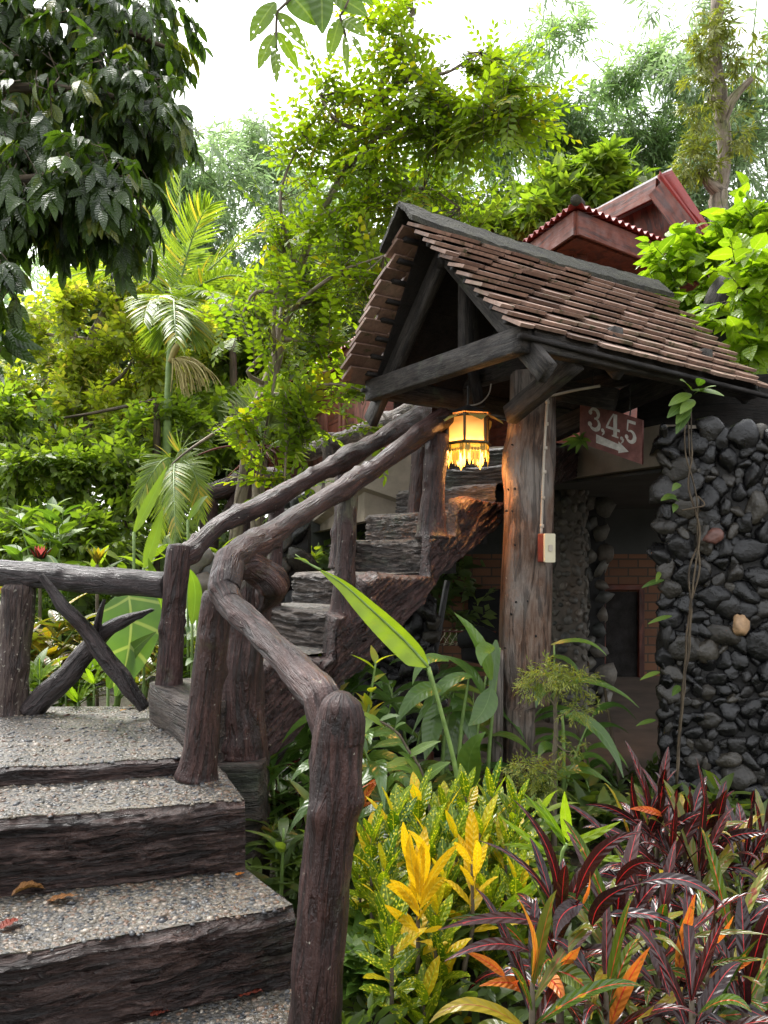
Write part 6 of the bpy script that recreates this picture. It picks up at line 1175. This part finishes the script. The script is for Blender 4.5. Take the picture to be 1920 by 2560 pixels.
croton('darker red croton further back, against the black stone pier', [
    ((1110, 800), (1060, 700), (1072, 575), 22, 'L_red'), ((1380, 840), (1410, 720), (1512, 650), 28, 'L_red'), ((1268, 730), (1240, 690), (1212, 622), 16, 'L_redg'), ((1330, 765), (1320, 700), (1290, 652), 14, 'L_redg'), ((1150, 840), (1170, 760), (1242, 708), 26, 'L_red'), ((1160, 780), (1130, 700), (1128, 610), 14, 'L_red'),
    ((1230, 840), (1330, 850), (1350, 1035), 32, 'L_bronze'), ((1400, 850), (1490, 800), (1512, 945), 26, 'L_red'), ((1450, 870), (1560, 820), (1660, 838), 24, 'L_red'), ((1430, 960), (1540, 960), (1660, 1160), 24, 'L_red'), ((1400, 950), (1490, 1000), (1505, 1155), 26, 'L_bronze'), ((1160, 850), (1000, 700), (870, 712), 18, 'L_red'), ((1240, 830), (1300, 760), (1400, 740), 24, 'L_red'), ((1350, 880), (1340, 760), (1460, 755), 18, 'L_redg'), ((1300, 800), (1420, 760), (1390, 700), 14, 'L_orange'), ((1480, 1060), (1540, 1100), (1600, 1160), 14, 'L_redg'), ((1540, 870), (1600, 840), (1658, 830), 16, 'L_orange'), ((1560, 1000), (1620, 1080), (1660, 1120), 26, 'L_redg'), ((1210, 760), (1130, 720), (1060, 730), 16, 'L_orange')],
    None, 3.1, 0, ((1180, 830, 3.2, 18), (1300, 880, 3.1, 18), (1420, 900, 3.1, 18), (1560, 960, 3.1, 16), (1080, 900, 3.2, 14), (1240, 960, 3., 16), (1640, 900, 3.2, 14), (1360, 1000, 2.95, 16)), ['L_red', 'L_red', 'L_red', 'L_bronze'])
# --- lacy tree ---
lt = thing('lacy_shrub', 'lacy fine-leaved aralia standing in front of the gate post', 'shrub'); mb = MB(); tw = MB(); sb = MB(); Zl = 3.35
tube(sb, [gb(1385, Zl), P(1385, 1930, Zl), P(1390, 1830, Zl), P(1388, 1760, Zl), P(1400, 1700, Zl), P(1395, 1665, Zl)], [.013, .012, .01, .008, .006, .003], 8, .04, .05)
for (a, e) in (((1388, 1770), (1350, 1690)), ((1388, 1790), (1440, 1770)), ((1390, 1860), (1430, 1880)), ((1390, 1740), (1430, 1700)), ((1385, 1930), (1340, 1925))): tube(sb, [P(*a, Zl), (P(*a, Zl)+P(*e, Zl-.05))/2+[0, 0, -.01], P(*e, Zl-.05)], [.005, .004, .002], 6, .03)
for (px, py, rx, ry, n) in ((1370, 1690, 55, 28, 90), (1430, 1705, 45, 22, 70), (1320, 1715, 30, 20, 34), (1450, 1775, 32, 18, 36), (1330, 1925, 58, 22, 80), (1350, 1965, 50, 22, 50), (1425, 1870, 26, 12, 18), (1300, 1960, 30, 14, 14)):
    C, D, c = blobpts(px, py, Zl-.04, rx, ry, n, .9, -.5, 6); sprays(mb, tw, C, D*.5+rng.normal(0, .5, D.shape)+[0, -.1, .1], 9, .065, .026, .0028, 50, .35, True, jit=.35, twr=.0008)
mb.build('leaves', M['L_lace'], lt); tw.build('twigs', M['green_stem'], lt); sb.build('stem', M['twig'], lt)
# --- low front fillers ---
for (px, Z, h, ns, pr, L, W, mt, lb, sp_) in (
    (880, 2.4, .2, 6, 10, .12, .022, 'L_lush', 'glossy green ground plant hugging the front rail post', .16), (940, 2.3, .14, 6, 12, .13, .024, 'L_gin', 'dark green bushy plant left of the golden croton', .18),
    (640, 3.1, .3, 5, 10, .12, .012, 'L_vine', 'tuft of narrow bright leaves beside the stair pier', .12), (700, 3.3, .5, 8, 12, .2, .03, 'L_gin', 'dark green plant between the stair pier and the front post', .3), (760, 3.9, .75, 8, 12, .24, .035, 'L_gin', 'dark leafy plant under the stair stringer', .3), (700, 2.7, .42, 6, 12, .16, .02, 'L_deep', 'shaded low plant under the lowest landing edge', .3),
    (720, 3.2, .42, 3, 9, .2, .014, 'L_red', 'small purple-black croton behind the front rail post', .14), (905, 3.1, .55, 4, 8, .2, .017, 'L_orange', 'croton with orange-red leaves just right of the front rail post', .12), (880, 3.5, .95, 5, 12, .13, .02, 'L_yel', 'yellow-green croton under the stair stringer, right of the front post', .2),
    (1880, 2.4, .34, 12, 26, .05, .007, 'L_lace', 'ferny light green plant in the bottom right corner', .14), (1320, 3.0, .4, 6, 12, .16, .024, 'L_mid', 'mid-green filler plant behind the bright seedling', .2), (1500, 3.7, .3, 7, 12, .2, .03, 'L_deep', 'dark plant in front of the undercroft floor', .35),
    (1060, 3.4, .36, 8, 12, .22, .03, 'L_deep', 'dark green plant behind the spotted croton', .3), (1780, 3.3, .3, 8, 12, .2, .028, 'L_deep', 'dark filler plant at the foot of the stone pier', .3), (820, 2.9, .3, 7, 12, .16, .024, 'L_deep', 'shaded plant right behind the front rail post', .2), (1350, 2.2, .12, 6, 10, .15, .026, 'L_deep', 'low green plant at the very bottom below the red croton', .3),
    (1130, 2.5, .2, 6, 10, .16, .03, 'L_deep', 'low dark plant below the golden croton leaves', .25), (1640, 2.5, .16, 6, 10, .18, .028, 'L_deep', 'low dark plant under the red croton near the right edge', .3)):
    shrub('garden_plant', lb, 'plant', gb(px, Z), h, ns, pr, L, W, mt, sp_)
# bed ground cover
mb = MB(); C = np.stack([rng.uniform(-.35, 2.3, 1100), rng.uniform(1.95, 4.6, 1100), np.zeros(1100)], -1); C[:, 2] = [gz(a, b) for a, b in C[:, :2]]; C[:, 2] += rng.uniform(.0, .09, 1100)
C = C[(C[:, 0] > -.25+.0*C[:, 1])]
sprays(mb, None, C, rng.normal(0, .5, C.shape)+[0, -.3, .8], 6, .07, .075, .015, 60, .3, False, 3, 'oval', .4, .6)
gc = mb.build('ground_cover', M['L_deep'], None, kind='stuff'); tag(gc, 'low dark leafy ground cover between the crotons', 'ground cover')
# --- fallen leaves ---
def fallen(px, py, h, L, W, rz, mt, lb, curl=1.2, sq=1):
    x, y = G2(px, py, h); mb = MB(); c = np.array([x, y, E-h+.012]); d = np.array([math.cos(rz), math.sin(rz), 0]); lbez(mb, c-d*L/2, c+[0, 0, L*.35*sq], c+d*L/2+[0, 0, L*.08], W, (0, 0, 1), 14, None, 'oval', curl*.6, .08, twist=.3)
    sb = None; return tag(mb.build('fallen_leaf', M[mt], None), lb, 'leaf', None)
fallen(72, 2245, hB, .09, .03, .35, 'L_dead', 'curled tan dry leaf, left of two lying near the riser')
fallen(157, 2258, hB, .085, .026, .25, 'L_dead', 'flatter tan dry leaf, right of two lying near the riser', .3, .3)
fallen(28, 2322, hB, .06, .025, .9, 'L_deadred', 'dark red fallen leaf near the left end of the step edge', .5, .4)
fallen(15, 1783, hD, .09, .022, -.2, 'L_deadred', 'reddish fallen leaf at the foot of the lichen-marked fence post', .5, .4)
fallen(335, 1772, hD, .07, .018, .1, 'L_dead', 'thin tan fallen leaf at the back of the landing', .3, .3)
fallen(308, 1782, hD, .03, .011, .8, 'L_orange', 'small orange fallen leaf fragment on the landing', .3, .3)
fallen(600, 2195, hB, .03, .013, .4, 'L_orange', 'pinkish-orange fallen scrap at the step corner', .3, .2)
fallen(625, 2495, hA, .07, .03, .1, 'L_deadred', 'dark brown fallen leaf on the lowest step', .4, .3)
fallen(400, 2545, hA, .05, .02, .3, 'L_deadred', 'brown leaf partly cut by the bottom edge of the lowest step', .4, .3)
EXPO = 1.98
# ================= camera, light =================
cam = bpy.data.cameras.new('camera'); co = bpy.data.objects.new('camera', cam); col.objects.link(co); scene.camera = co
co.location = (0, 0, E); co.rotation_euler = (math.radians(90), 0, 0)
cam.sensor_fit = 'VERTICAL'; cam.sensor_height = 36; cam.lens = F/2560*36; cam.shift_y = (HZ-1280)/2560; cam.clip_end = 500; cam.clip_start = .05
w = bpy.data.worlds.new('World'); scene.world = w; w.use_nodes = True; nt = w.node_tree; nt.nodes.clear(); N = NT(nt)
sky = N.n('ShaderNodeTexSky', sky_type='NISHITA'); sky.sun_disc = False; sky.sun_elevation = math.radians(58); sky.sun_rotation = math.radians(-40); sky.air_density = 1.2; sky.dust_density = 3
hs_ = N.n('ShaderNodeHueSaturation'); hs_.inputs['Saturation'].default_value = .12; N.l(sky.outputs[0], hs_.inputs['Color'])
bg = N.n('ShaderNodeBackground'); bg.inputs['Strength'].default_value = .15; N.l(hs_.outputs[0], bg.inputs[0]); wo = N.n('ShaderNodeOutputWorld'); N.l(bg.outputs[0], wo.inputs[0])
sd = bpy.data.lights.new('sun', 'SUN'); sd.energy = 1.5; sd.angle = math.radians(25); sd.color = (1, .96, .9); so = bpy.data.objects.new('sun', sd); col.objects.link(so)
# light comes down from the upper left, slightly from the front of the scene
el, az = math.radians(58), math.radians(-40)
tosun = Vector((math.sin(az)*math.cos(el), math.cos(az)*math.cos(el), math.sin(el))); so.rotation_euler = tosun.to_track_quat('Z', 'Y').to_euler(); so.location = (0, 0, 20)
scene.view_settings.view_transform = 'Standard'; scene.view_settings.look = 'None'; scene.view_settings.exposure = EXPO; scene.view_settings.gamma = 1
scene.render.engine = 'CYCLES'; scene.cycles.max_bounces = 8; scene.cycles.transparent_max_bounces = 8
